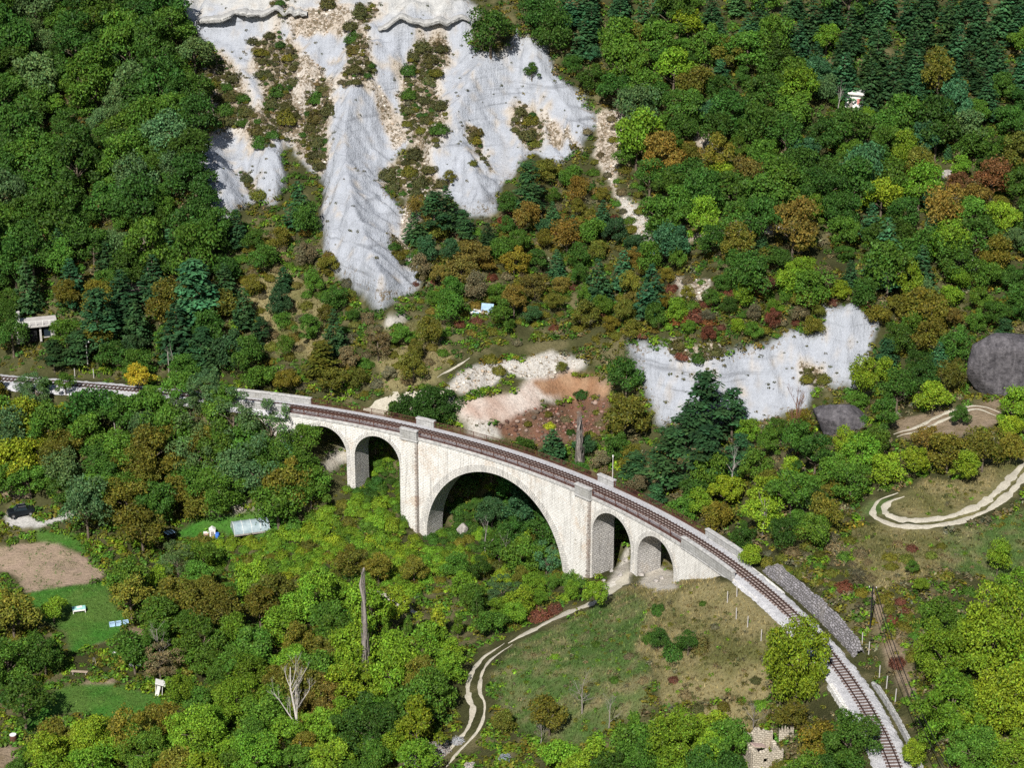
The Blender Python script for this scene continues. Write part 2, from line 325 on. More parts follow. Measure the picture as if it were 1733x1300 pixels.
# ------------------------------------------------------------------ helpers: meshes, materials, things
def mesh_np(name, V, Fq, mats=None, smooth=False, uv=None, fcol=None, vcol=None, fattr=None):
    """V: n x 3; Fq: m x 4 (or m x 3) index array"""
    V = np.asarray(V, np.float32); Fq = np.asarray(Fq, np.int32)
    me = bpy.data.meshes.new(name); k = Fq.shape[1]; m = len(Fq)
    me.vertices.add(len(V)); me.vertices.foreach_set('co', V.ravel())
    me.loops.add(m * k); me.loops.foreach_set('vertex_index', Fq.ravel())
    me.polygons.add(m); me.polygons.foreach_set('loop_start', np.arange(0, m * k, k, dtype=np.int32))
    try: me.polygons.foreach_set('loop_total', np.full(m, k, np.int32))
    except Exception: pass
    if smooth: me.polygons.foreach_set('use_smooth', np.ones(m, bool))
    if uv is not None:
        l = me.uv_layers.new(name='UVMap'); l.data.foreach_set('uv', np.asarray(uv, np.float32)[Fq.ravel()].ravel())
    if vcol is not None:
        a = me.attributes.new('Col', 'FLOAT_COLOR', 'POINT'); a.data.foreach_set('color', np.c_[vcol, np.ones(len(V))].astype(np.float32).ravel())
    if fcol is not None:
        a = me.attributes.new('Col', 'FLOAT_COLOR', 'FACE'); a.data.foreach_set('color', np.c_[fcol, np.ones(m)].astype(np.float32).ravel())
    if fattr is not None:
        for nm, (dom, arr) in fattr.items():
            a = me.attributes.new(nm, 'FLOAT', dom); a.data.foreach_set('value', np.asarray(arr, np.float32))
    for mt in ([mats] if mats is not None and not isinstance(mats, list) else mats or []): me.materials.append(mt)
    me.update(calc_edges=True); me.validate()
    return me
def link(name, me, parent=None, **props):
    o = bpy.data.objects.new(name, me); COL.objects.link(o)
    if parent is not None: o.parent = parent
    for k, v in props.items(): o[k] = v
    return o
def thing(name, label, cat, loc=(0, 0, 0), rz=0, group=None):
    o = link(name, None); o.location = loc; o.rotation_euler = (0, 0, rz); o.empty_display_size = .2
    o['label'] = label; o['category'] = cat
    if group: o['group'] = group
    return o
def tag(o, label, cat, group=None):
    o['label'] = label; o['category'] = cat
    if group: o['group'] = group
    return o
class MB:
    def __init__(s): s.v = []; s.f = []; s.uv = []
    def add(s, V, Fs, uv=None):
        b = len(s.v); s.v += [tuple(map(float, q)) for q in V]; s.f += [tuple(int(i) + b for i in q) for q in Fs]
        s.uv += [tuple(map(float, q)) for q in uv] if uv is not None else [(float(q[0]), float(q[2])) for q in V]
    def box(s, c, d, rz=0, tilt=None):
        cx, cy, cz = c; hx, hy, hz = d[0] / 2, d[1] / 2, d[2] / 2; V = []
        for x, y, z in [(-1,-1,-1),(1,-1,-1),(1,1,-1),(-1,1,-1),(-1,-1,1),(1,-1,1),(1,1,1),(-1,1,1)]:
            q = np.array([x * hx, y * hy, z * hz])
            if tilt is not None:
                a = tilt; q = np.array([q[0] * math.cos(a) + q[2] * math.sin(a), q[1], -q[0] * math.sin(a) + q[2] * math.cos(a)])
            V.append((cx + q[0] * math.cos(rz) - q[1] * math.sin(rz), cy + q[0] * math.sin(rz) + q[1] * math.cos(rz), cz + q[2]))
        s.add(V, [(3,2,1,0),(4,5,6,7),(0,1,5,4),(1,2,6,5),(2,3,7,6),(3,0,4,7)])
        return s
    def tube(s, pts, rads, nseg=6, cap=True):
        pts = [np.array(p, float) for p in pts]; V = []; Fs = []
        for i, p in enumerate(pts):
            d = pts[min(i + 1, len(pts) - 1)] - pts[max(i - 1, 0)]; d /= np.linalg.norm(d) + 1e-9
            a = np.cross(d, (0, 0, 1)) if abs(d[2]) < .9 else np.cross(d, (1, 0, 0)); a /= np.linalg.norm(a) + 1e-9; b = np.cross(d, a)
            r = rads[i] if hasattr(rads, '__len__') else rads
            for k in range(nseg):
                q = 2 * math.pi * k / nseg; V.append(p + (a * math.cos(q) + b * math.sin(q)) * r)
        for i in range(len(pts) - 1):
            for k in range(nseg):
                Fs.append((i * nseg + k, i * nseg + (k + 1) % nseg, (i + 1) * nseg + (k + 1) % nseg, (i + 1) * nseg + k))
        if cap: Fs.append(tuple(range(nseg - 1, -1, -1))); Fs.append(tuple(range((len(pts) - 1) * nseg, len(pts) * nseg)))
        s.add(V, Fs); return s
    def mesh(s, name, mat, smooth=False, bevel=0):
        me = bpy.data.meshes.new(name); me.from_pydata(s.v, [], s.f); me.materials.append(mat)
        l = me.uv_layers.new(name='UVMap'); idx = np.empty(len(me.loops), np.int32); me.loops.foreach_get('vertex_index', idx)
        l.data.foreach_set('uv', np.array(s.uv, np.float32)[idx].ravel())
        if smooth: me.polygons.foreach_set('use_smooth', np.ones(len(me.polygons), bool))
        me.update(); return me
    def obj(s, name, mat, parent=None, smooth=False, bevel=0):
        o = link(name, s.mesh(name, mat, smooth), parent)
        if bevel:
            m = o.modifiers.new('bevel', 'BEVEL'); m.width = bevel; m.segments = 2; m.limit_method = 'ANGLE'
        return o

def new_mat(name):
    m = bpy.data.materials.new(name); m.use_nodes = True
    nt = m.node_tree; b = nt.nodes['Principled BSDF']; b.inputs['Roughness'].default_value = .85; b.inputs['Specular IOR Level'].default_value = .15
    return m, nt, b
def N(nt, t, **kw):
    n = nt.nodes.new(t)
    for k, v in kw.items():
        if k.startswith('i_'): n.inputs[k[2:].replace('_', ' ')].default_value = v
        else: setattr(n, k, v)
    return n
def mix(nt, fac, a, b, bt='MIX'):
    n = nt.nodes.new('ShaderNodeMix'); n.data_type = 'RGBA'; n.blend_type = bt
    for sock, v in ((n.inputs[0], fac), (n.inputs[6], a), (n.inputs[7], b)):
        if hasattr(v, 'is_output'): nt.links.new(v, sock)
        else: sock.default_value = v if not isinstance(v, tuple) or len(v) == 4 else (*v, 1)
    return n.outputs[2]
def noise(nt, scale, detail=4, rough=.6, vec=None):
    n = N(nt, 'ShaderNodeTexNoise'); n.inputs['Scale'].default_value = scale; n.inputs['Detail'].default_value = detail; n.inputs['Roughness'].default_value = rough
    if vec is None:
        g = N(nt, 'ShaderNodeTexCoord'); vec = g.outputs['Object']
    nt.links.new(vec, n.inputs['Vector']); return n.outputs['Fac']
def ramp(nt, fac, stops):
    r = N(nt, 'ShaderNodeValToRGB'); e = r.color_ramp.elements
    for i, (p, c) in enumerate(stops):
        el = e[i] if i < 2 else e.new(p)
        el.position = p; el.color = (*c, 1) if hasattr(c, '__len__') else (c, c, c, 1)
    nt.links.new(fac, r.inputs[0]); return r.outputs[0]
def bump(nt, b, h, dist, strength=1.0):
    n = N(nt, 'ShaderNodeBump'); n.inputs['Distance'].default_value = dist; n.inputs['Strength'].default_value = strength
    nt.links.new(h, n.inputs['Height']); nt.links.new(n.outputs[0], b.inputs['Normal'])
def plain(name, col, rough=.8, metal=0.0, var=.25, sc=6.0, bmp=0.0, spec=.2):
    m, nt, b = new_mat(name)
    f = noise(nt, sc, 5)
    c = ramp(nt, f, [(.3, tuple(np.array(col) * (1 - var))), (.7, tuple(np.minimum(np.array(col) * (1 + var), 1)))])
    nt.links.new(c, b.inputs['Base Color']); b.inputs['Roughness'].default_value = rough; b.inputs['Metallic'].default_value = metal; b.inputs['Specular IOR Level'].default_value = spec
    if bmp: bump(nt, b, f, bmp)
    return m

def leaf_mat(name, objcol):
    m, nt, b = new_mat(name)
    a = N(nt, 'ShaderNodeAttribute', attribute_name='v' if objcol else 'Col')
    if objcol:
        oi = N(nt, 'ShaderNodeObjectInfo')
        c = mix(nt, 1.0, oi.outputs['Color'], a.outputs['Color'], 'MULTIPLY')
    else: c = a.outputs['Color']
    nt.links.new(c, b.inputs['Base Color']); b.inputs['Roughness'].default_value = .62; b.inputs['Specular IOR Level'].default_value = .22
    tr = N(nt, 'ShaderNodeBsdfTranslucent'); hs = N(nt, 'ShaderNodeHueSaturation', i_Value=1.25, i_Saturation=1.1, i_Hue=.49)
    nt.links.new(c, hs.inputs['Color']); nt.links.new(hs.outputs[0], tr.inputs['Color'])
    ms = N(nt, 'ShaderNodeMixShader', i_Fac=.22); nt.links.new(b.outputs[0], ms.inputs[1]); nt.links.new(tr.outputs[0], ms.inputs[2])
    nt.links.new(ms.outputs[0], nt.nodes['Material Output'].inputs['Surface'])
    return m
M_LEAF = leaf_mat('foliage_leaves', True)
M_COVER = leaf_mat('undergrowth_leaves', False)
M_BARK = plain('bark', (.12, .095, .07), .9, var=.4, sc=8, bmp=.03)
M_DEAD = plain('bleached_wood', (.40, .37, .34), .9, var=.3, sc=6, bmp=.03)

# terrain material
def terrain_mat():
    m, nt, b = new_mat('ground_surface')
    a = N(nt, 'ShaderNodeAttribute', attribute_name='Col'); ml = N(nt, 'ShaderNodeAttribute', attribute_name='marl')
    g = N(nt, 'ShaderNodeTexCoord'); f1 = noise(nt, 2.6, 6, .7); f2 = noise(nt, .5, 4)
    v = ramp(nt, f1, [(.28, .55), (.5, 1.0), (.75, 1.4)])
    c = mix(nt, .75, a.outputs['Color'], v, 'MULTIPLY')
    # strata of the marl
    sx = N(nt, 'ShaderNodeSeparateXYZ'); nt.links.new(g.outputs['Object'], sx.inputs[0])
    mp = N(nt, 'ShaderNodeMapping'); mp.inputs['Scale'].default_value = (.05, .05, 1.1); nt.links.new(g.outputs['Object'], mp.inputs[0])
    s1 = noise(nt, 1.0, 4, .6, mp.outputs[0])
    mp2 = N(nt, 'ShaderNodeMapping'); mp2.inputs['Scale'].default_value = (1.2, .11, .10); nt.links.new(g.outputs['Object'], mp2.inputs[0])
    s2 = noise(nt, 1.0, 6, .7, mp2.outputs[0])
    sc = ramp(nt, s1, [(.33, .70), (.40, 1.0), (.60, 1.03), (.70, .86)]); s3 = ramp(nt, s2, [(.32, .78), (.46, 1.0), (.7, 1.06)])
    cm = mix(nt, 1.0, a.outputs['Color'], sc, 'MULTIPLY'); cm = mix(nt, .35, cm, s3, 'MULTIPLY'); cm = mix(nt, .45, cm, ramp(nt, f1, [(.30, .72), (.5, 1.0), (.75, 1.15)]), 'MULTIPLY'); cm = mix(nt, .6, cm, ramp(nt, f2, [(.32, .80), (.62, 1.08)]), 'MULTIPLY')
    cf = mix(nt, ml.outputs['Fac'], c, cm)
    sa = N(nt, 'ShaderNodeAttribute', attribute_name='scree'); f4 = noise(nt, 1.9, 8, .78); f5 = noise(nt, .45, 3)
    ad = N(nt, 'ShaderNodeMath', operation='MULTIPLY_ADD'); nt.links.new(sa.outputs['Fac'], ad.inputs[0]); ad.inputs[1].default_value = .42; nt.links.new(f4, ad.inputs[2])
    ad2 = N(nt, 'ShaderNodeMath', operation='MULTIPLY_ADD'); nt.links.new(f5, ad2.inputs[0]); ad2.inputs[1].default_value = .22; nt.links.new(ad.outputs[0], ad2.inputs[2])
    sm = N(nt, 'ShaderNodeMath', operation='MULTIPLY'); nt.links.new(ramp(nt, ad2.outputs[0], [(.80, 0.0), (.88, 1.0)]), sm.inputs[0]); nt.links.new(ramp(nt, sa.outputs['Fac'], [(.02, 0.0), (.12, 1.0)]), sm.inputs[1])
    cf = mix(nt, sm.outputs[0], cf, mix(nt, ramp(nt, f1, [(.4, 0.0), (.6, 1.0)]), (.085, .07, .04), (.20, .155, .105)))
    nt.links.new(cf, b.inputs['Base Color']); b.inputs['Roughness'].default_value = .95; b.inputs['Specular IOR Level'].default_value = .08
    h1 = N(nt, 'ShaderNodeMath', operation='MULTIPLY_ADD'); nt.links.new(s2, h1.inputs[0]); nt.links.new(ml.outputs['Fac'], h1.inputs[1]); nt.links.new(f1, h1.inputs[2])
    h2 = N(nt, 'ShaderNodeMath', operation='MULTIPLY_ADD'); nt.links.new(s1, h2.inputs[0]); nt.links.new(ml.outputs['Fac'], h2.inputs[1]); nt.links.new(h1.outputs[0], h2.inputs[2])
    bump(nt, b, h2.outputs[0], .30)
    return m
M_TER = terrain_mat()

# ------------------------------------------------------------------ build terrain sheets (one per kind of ground)
ny, nx = XX.shape
idx = np.arange(nx * ny).reshape(ny, nx)
Q = np.stack([idx[:-1, :-1], idx[:-1, 1:], idx[1:, 1:], idx[1:, :-1]], -1).reshape(-1, 4)
VT = np.stack([XX, YY, ZZ], -1).reshape(-1, 3); CT = C.reshape(-1, 3); MT = marl.reshape(-1)
zf = ZN.reshape(-1)[Q[:, 0]]
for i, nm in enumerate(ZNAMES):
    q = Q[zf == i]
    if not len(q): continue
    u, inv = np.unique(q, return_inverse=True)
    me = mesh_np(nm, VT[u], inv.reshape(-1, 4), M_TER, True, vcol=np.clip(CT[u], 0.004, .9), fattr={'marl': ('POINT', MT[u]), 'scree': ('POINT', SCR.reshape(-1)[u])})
    o = link(nm, me, kind='structure')

# ------------------------------------------------------------------ gravel paths draped on the ground
def gravel_mat(name, c1, c2, sc=5, b_=.05):
    m, nt, b = new_mat(name)
    f = noise(nt, sc, 6, .75); f2 = noise(nt, .7, 3)
    c = ramp(nt, f, [(.3, c1), (.65, c2)]); c = mix(nt, .45, c, ramp(nt, f2, [(.35, .7), (.65, 1.12)]), 'MULTIPLY')
    nt.links.new(c, b.inputs['Base Color']); b.inputs['Roughness'].default_value = .95; bump(nt, b, f, b_); return m
M_PATH = gravel_mat('path_gravel', (.29, .265, .20), (.52, .485, .405))
M_BALLAST = gravel_mat('ballast', (.24, .24, .25), (.66, .66, .68), 7, .12)
M_BALLAST_R = gravel_mat('rusty_ballast', (.22, .18, .165), (.60, .53, .50), 7, .12)
def resample(P2, step):
    P2 = np.array(P2, float); Pp = np.vstack([2 * P2[0] - P2[1], P2, 2 * P2[-1] - P2[-2]]); out = []
    for i in range(1, len(Pp) - 2):
        p0, p1, p2, p3 = Pp[i - 1:i + 3]; m = max(2, int(np.linalg.norm(p2 - p1) / step))
        for k in range(m):
            t = k / m
            out.append(.5 * ((2 * p1) + (-p0 + p2) * t + (2 * p0 - 5 * p1 + 4 * p2 - p3) * t * t + (-p0 + 3 * p1 - 3 * p2 + p3) * t ** 3))
    out.append(Pp[-2]); return np.array(out)
def drape(name, px, bands, mat=M_PATH, lift=.07):
    c = resample(line(px), .35); d = np.gradient(c, axis=0); d /= np.linalg.norm(d, axis=1)[:, None] + 1e-9; nr = np.stack([-d[:, 1], d[:, 0]], 1)
    V = []; Fs = []; L = np.arange(len(c))
    for bi, (off, hw) in enumerate(bands):
        o2 = off + .12 * fbm(vn1, L * .08 + 31 * bi, L * 0 + 3.3 + bi, 3); h2 = hw * (1 + .75 * fbm(vn2, L * .35 + 7 * bi, L * 0 + bi, 3)).clip(.3, 2)
        b = len(V); m = 5; h2 = h2 * np.clip(np.minimum(L + 1, len(L) - L) * .35 / 4.0, .12, 1)
        for j in range(m):
            q = c + nr * (o2 + h2 * (j / (m - 1) * 2 - 1))[:, None]
            V += [(x, y, z) for x, y, z in zip(q[:, 0], q[:, 1], sample(q[:, 0], q[:, 1]) + lift * (1 if 0 < j < m - 1 else .2))]
        for j in range(m - 1):
            Fs += [(b + j * len(c) + i, b + j * len(c) + i + 1, b + (j + 1) * len(c) + i + 1, b + (j + 1) * len(c) + i) for i in range(len(c) - 1)]
    return link(name, mesh_np(name, V, Fs, mat, True), kind='structure')
drape('gravel_path', PATHS['valley'][:6], [(0, .62)])
drape('gravel_path', PATHS['valley'][5:], [(-.75, .30), (.75, .2)])
drape('gravel_path', PATHS['hill'], [(-.72, .5), (.72, .44)])
drape('gravel_path', PATHS['upper'], [(-.6, .24), (.6, .28)])
drape('gravel_path', PATHS['quarry'], [(0, .7)])
drape('gravel_path', PATHS['scrub'][:3], [(0, .22)])
drape('gravel_path', PATHS['left'], [(0, .55)])
drape('gravel_path', [(1300,1005),(1312,1030),(1340,1048)], [(0, .3)])

# ------------------------------------------------------------------ ballast and track
def sweep(name, s0, s1, prof, mat, step=.5, kind=None, parent=None, smooth=False, jitter=0.0, ends=True):
    """prof: list of (t, z) across; swept along the track"""
    ss = np.linspace(s0, s1, max(2, int((s1 - s0) / step) + 1)); V = []; UV = []; m = len(prof); pl = [0]
    for a, b in zip(prof[:-1], prof[1:]): pl.append(pl[-1] + math.hypot(b[0] - a[0], b[1] - a[1]))
    for i, s in enumerate(ss):
        for (t, z), l in zip(prof, pl):
            jt = jitter * (random.random() - .5) * 2; V.append(P(s, t + jt, z + jt * .3)); UV.append((s, l))
    Fs = [(i * m + j, i * m + j + 1, (i + 1) * m + j + 1, (i + 1) * m + j) for i in range(len(ss) - 1) for j in range(m - 1)]
    mb = MB(); mb.add(V, Fs, UV)
    if ends and prof[0] == prof[-1]:
        mb.f.append(tuple(range(m - 1))); mb.f.append(tuple(range((len(ss) - 1) * m, len(ss) * m - 1))[::-1])
    o = mb.obj(name, mat, parent, smooth)
    if kind: o['kind'] = kind
    return o
def rect(t0, t1, z0, z1): return [(t0, z0), (t0, z1), (t1, z1), (t1, z0), (t0, z0)]
sweep('ballast_bed', 37.5, 111, [(-1.86, -.16), (-1.8, -.02), (-.9, .05), (-.62, .06), (.62, .06), (.9, .05), (2.1, -.02), (2.12, -.16)], M_BALLAST, kind='structure')
sweep('ballast_bed', -60, 37.5, [(-2.9, -.6), (-1.9, -.1), (-.9, .05), (.9, .05), (2.0, -.05), (3.0, -.6)], M_BALLAST, kind='structure', jitter=.12)
sweep('ballast_bed', 111, 122.5, [(-1.7, -.3), (-1.65, -.02), (-.9, .05), (.9, .05), (1.7, .0), (2.1, -.15), (2.9, -.7)], M_BALLAST, kind='structure', jitter=.06)
sweep('ballast_bed', 122.5, 215, [(-2.35, -.7), (-1.9, -.2), (-1.6, -.02), (-.9, .05), (.9, .05), (1.5, .0), (1.85, -.15), (2.4, -.7)], M_BALLAST, kind='structure', jitter=.16)
track = thing('railway_track', 'rusty narrow railway track curving over the viaduct and down the slope', 'railway track', tuple(P(139., 0, 0)))
M_RUST = plain('rust_steel', (.115, .052, .038), .7, .3, .35, 3)
M_RAIL = plain('rail_steel', (.075, .042, .036), .5, .6, .3, 2)
M_SLEEPER = plain('sleeper_wood', (.115, .08, .07), .9, 0, .4, 6)
def local(o, par):
    o.parent = par; o.matrix_parent_inverse = par.matrix_world.inverted()
bpy.context.view_layer.update()
def rail(nm, t, s0, s1):
    o = sweep(nm, s0, s1, rect(t - .05, t + .05, .10, .25), M_RAIL); local(o, track); return o
rail('rail', -.53, -55, 212); rail('rail', .53, -55, 212); rail('guard_rail', -.02, 36, 132)
# rusty strip of ballast between the rails
o = sweep('rusty_gravel', 40, 135, [(-.85, .064), (-.5, .075), (.5, .075), (.85, .064)], M_BALLAST_R); local(o, track)
sl_s = np.arange(-54, 211, .62); near = [s for s in sl_s if s > 110][:100]; more = MB()
sb = MB().box((0, 0, 0), (.18, 1.7, .13)); sleeper_me = sb.mesh('sleeper', M_SLEEPER)
for s in sl_s:
    p = P(float(s), random.uniform(-.04, .04), .115); x, y, nx_, ny_ = frame(float(s)); rz = math.atan2(ny_, nx_) - math.pi / 2 + random.uniform(-.02, .02)
    if s in near:
        o = link('sleeper', sleeper_me); o.location = p; o.rotation_euler = (0, 0, rz); local(o, track)
    else:
        more.box(p, (.18, 1.7, .13), rz)
o = more.obj('sleepers', M_SLEEPER); o['kind'] = 'stuff'; local(o, track)

# ------------------------------------------------------------------ viaduct
def masonry(name, c1, c2, cm, bw, bh, mort, stain, bmp=.05):
    m, nt, b = new_mat(name)
    uv = N(nt, 'ShaderNodeUVMap'); wob = noise(nt, 1.3, 3)
    br = N(nt, 'ShaderNodeTexBrick'); br.inputs['Scale'].default_value = 1; br.inputs['Brick Width'].default_value = bw; br.inputs['Row Height'].default_value = bh
    br.inputs['Mortar Size'].default_value = mort; br.inputs['Mortar Smooth'].default_value = .3; br.inputs['Bias'].default_value = 0
    br.inputs['Color1'].default_value = (*c1, 1); br.inputs['Color2'].default_value = (*c2, 1); br.inputs['Mortar'].default_value = (*cm, 1)
    nt.links.new(uv.outputs[0], br.inputs['Vector'])
    f = noise(nt, .35, 5, .65); f2 = noise(nt, 3.2, 5, .7)
    mp = N(nt, 'ShaderNodeMapping'); mp.inputs['Scale'].default_value = (2.2, 2.2, .22); g = N(nt, 'ShaderNodeTexCoord'); nt.links.new(g.outputs['Object'], mp.inputs[0])
    f3 = noise(nt, 1.0, 5, .7, mp.outputs[0])
    c = mix(nt, ramp(nt, f2, [(.42, 0.0), (.8, .4)]), br.outputs['Color'], tuple(np.array(c1) * .62), 'MIX')
    fa = N(nt, 'ShaderNodeMath', operation='MULTIPLY'); nt.links.new(ramp(nt, f, [(.52, 0.0), (.68, 1.0)]), fa.inputs[0]); nt.links.new(ramp(nt, f2, [(.35, .15), (.65, .85)]), fa.inputs[1])
    c = mix(nt, fa.outputs[0], c, stain)
    c = mix(nt, ramp(nt, f3, [(.50, 0.0), (.74, .55)]), c, (.13, .12, .105))
    nt.links.new(c, b.inputs['Base Color']); b.inputs['Roughness'].default_value = .92
    ad = N(nt, 'ShaderNodeMath', operation='MULTIPLY_ADD'); nt.links.new(f2, ad.inputs[0]); ad.inputs[1].default_value = .8; nt.links.new(br.outputs['Fac'], ad.inputs[2]); 
    inv = N(nt, 'ShaderNodeMath', operation='MULTIPLY_ADD'); nt.links.new(br.outputs['Fac'], inv.inputs[0]); inv.inputs[1].default_value = -1.0; nt.links.new(f2, inv.inputs[2])
    bump(nt, b, inv.outputs[0], bmp); return m
M_WALL = masonry('pale_masonry', (.75, .738, .705), (.655, .64, .605), (.545, .53, .495), .60, .27, .020, (.49, .39, .295), .05)
M_BARREL = masonry('rough_masonry', (.62, .60, .57), (.48, .465, .45), (.30, .29, .28), .55, .30, .03, (.46, .40, .33), .16)
M_RING = masonry('voussoirs', (.64, .62, .58), (.46, .45, .43), (.33, .32, .30), .62, .28, .02, (.66, .63, .56), .06)
M_PIL = masonry('pilaster_stone', (.75, .735, .695), (.67, .65, .605), (.50, .475, .43), .48, .27, .022, (.52, .39, .27), .09)
M_QUOIN = masonry('quoin_stone', (.50, .465, .425), (.38, .345, .31), (.25, .22, .20), .45, .30, .03, (.28, .16, .10), .14)
M_COPE = plain('cut_stone', (.40, .395, .385), .9, var=.35, sc=2.2, bmp=.04)
M_COPE_W = masonry('parapet_stone', (.42, .42, .41), (.33, .33, .325), (.25, .25, .24), .9, .33, .015, (.26, .25, .22), .04)
via = thing('railway_viaduct', 'curved white stone railway viaduct with one wide arch and smaller arches', 'viaduct', tuple(P(74., 0, -15)))
bpy.context.view_layer.update()
TN, TF = -1.85, 2.15
ARCH = [(39.4, 47.2, -5.3), (48.6, 56.4, -5.3), (61.0, 86.6, -15.2), (92.2, 100.0, -5.3), (101.4, 109.1, -5.25)]
BOT = -24.0
samp = []                       # (s, z bottom, arch index or -1)
def arch_z(a, s):
    s0, s1, zs = a; c = (s0 + s1) / 2; r = (s1 - s0) / 2; return zs + math.sqrt(max(r * r - (s - c) ** 2, 0))
cur = 14.0
for ai, a in enumerate(ARCH):
    for s in np.linspace(cur, a[0], max(2, int((a[0] - cur) / .8) + 1)): samp.append((s, BOT, -1))
    th = np.linspace(math.pi, 0, 41 if a[1] - a[0] > 10 else 23); c = (a[0] + a[1]) / 2; r = (a[1] - a[0]) / 2
    for q in th: samp.append((c + r * math.cos(q), a[2] + r * math.sin(q), ai))
    cur = a[1]
for s in np.linspace(cur, 128, 24): samp.append((s, BOT, -1))
body = MB(); TOP = -.12
for (sa, za, ia), (sb_, zb, ib) in zip(samp[:-1], samp[1:]):
    if abs(sb_ - sa) > 1e-6:
        for t, fl in ((TN, 0), (TF, 1)):
            V = [P(sa, t, za), P(sb_, t, zb), P(sb_, t, TOP), P(sa, t, TOP)]
            body.add(V, [(0, 1, 2, 3) if not fl else (3, 2, 1, 0)], [(sa, za), (sb_, zb), (sb_, TOP), (sa, TOP)])
        body.add([P(sa, TN, TOP), P(sb_, TN, TOP), P(sb_, TF, TOP), P(sa, TF, TOP)], [(0, 1, 2, 3)])
o = body.obj('spandrel_walls', M_WALL); local(o, via)
for ai, a in enumerate(ARCH):
    ss = [(a[0], BOT)] + [(s, z) for s, z, i in samp if i == ai] + [(a[1], BOT)]; mb = MB(); L = 0; pr = None
    ts = np.linspace(TN + .002, TF - .002, 6); V = []; UV = []
    rows = []
    for k, (s, z) in enumerate(ss):
        if k in (1, len(ss) - 1):       # subdivide the upright walls
            s_p, z_p = ss[k - 1]
            for q in np.linspace(0, 1, 12)[1:]: rows.append((s_p + (s - s_p) * q, z_p + (z - z_p) * q))
        else: rows.append((s, z))
    for k, (s, z) in enumerate(rows):
        if k: L += math.hypot(s - rows[k - 1][0], z - rows[k - 1][1])
        for t in ts: V.append(P(s, t, z)); UV.append((t, L))
    m = len(ts); Fs = [(i * m + j, (i + 1) * m + j, (i + 1) * m + j + 1, i * m + j + 1) for i in range(len(rows) - 1) for j in range(m - 1)]
    mb.add(V, Fs, UV); o = mb.obj('arch_barrel', M_BARREL); local(o, via)
    # ring of voussoirs, standing a little proud of each face
    big = a[1] - a[0] > 10; wd = 1.05 if big else .62; c = (a[0] + a[1]) / 2; r = (a[1] - a[0]) / 2
    for t0, sg in ((TN, -1), (TF, 1)):
        mb = MB(); V = []; UV = []; pr_ = .05
        pth = ([(c - r, a[2] - d, -1, 0, d) for d in (([9, 6, 3, 1]) if not big else [4, 2])]
               + [(c + r * math.cos(q), a[2] + r * math.sin(q), math.cos(q), math.sin(q), None) for q in np.linspace(math.pi, 0, 49)]
               + [(c + r, a[2] - d, 1, 0, d) for d in (([1, 3, 6, 9]) if not big else [2, 4])])
        L = 0
        for k, (s, z, cx, cz, d) in enumerate(pth):
            if k: L += math.hypot(s - pth[k - 1][0], z - pth[k - 1][1])
            wk = wd * (1 + (.25 * (1 - cz) if big else 0)); so, zo = s + cx * wk, z + cz * wk; zo = min(zo, -.5)
            V += [P(s, t0, z), P(s, t0 + sg * pr_, z), P(so, t0 + sg * pr_, zo), P(so, t0, zo)]; UV += [(0, L), (0, L), (wk, L), (wk, L)]
        Fs = []
        for k in range(len(pth) - 1):
            b = 4 * k
            for j in range(3): Fs.append((b + j, b + j + 1, b + 5 + j, b + 4 + j) if sg < 0 else (b + j, b + 4 + j, b + 5 + j, b + j + 1))
        mb.add(V, Fs, UV); o = mb.obj('arch_ring', M_RING); local(o, via)
def block(nm, s0, s1, t0, t1, z0, z1, mat, parent=None, n_=4, t0b=None, t1b=None, bevel=.03):
    """a swept block; t0b/t1b: offsets at its foot when battered"""
    t0b = t0 if t0b is None else t0b; t1b = t1 if t1b is None else t1b; ss = np.linspace(s0, s1, n_); V = []; UV = []; nz = max(2, int((z1 - z0) / 3)) + 1
    mb = MB()
    for i, s in enumerate(ss):
        V += [P(s, t0b, z0), P(s, t0, z1), P(s, t1, z1), P(s, t1b, z0)]; UV += [(s, z0), (s, z1), (s, z1 + t1 - t0), (s, z0)]
    Fs = [(i * 4 + j, i * 4 + (j + 1) % 4, i * 4 + 4 + (j + 1) % 4, i * 4 + 4 + j) for i in range(n_ - 1) for j in range(4)]
    mb.add(V, Fs, UV)
    for s, fl in ((s0, 1), (s1, 0)):
        V = [P(s, t0b, z0), P(s, t0, z1), P(s, t1, z1), P(s, t1b, z0)]
        mb.add(V, [(3, 2, 1, 0) if fl else (0, 1, 2, 3)], [(t0b, z0), (t0, z1), (t1, z1), (t1b, z0)])
    o = mb.obj(nm, mat, None, bevel=bevel); local(o, parent or via); return o
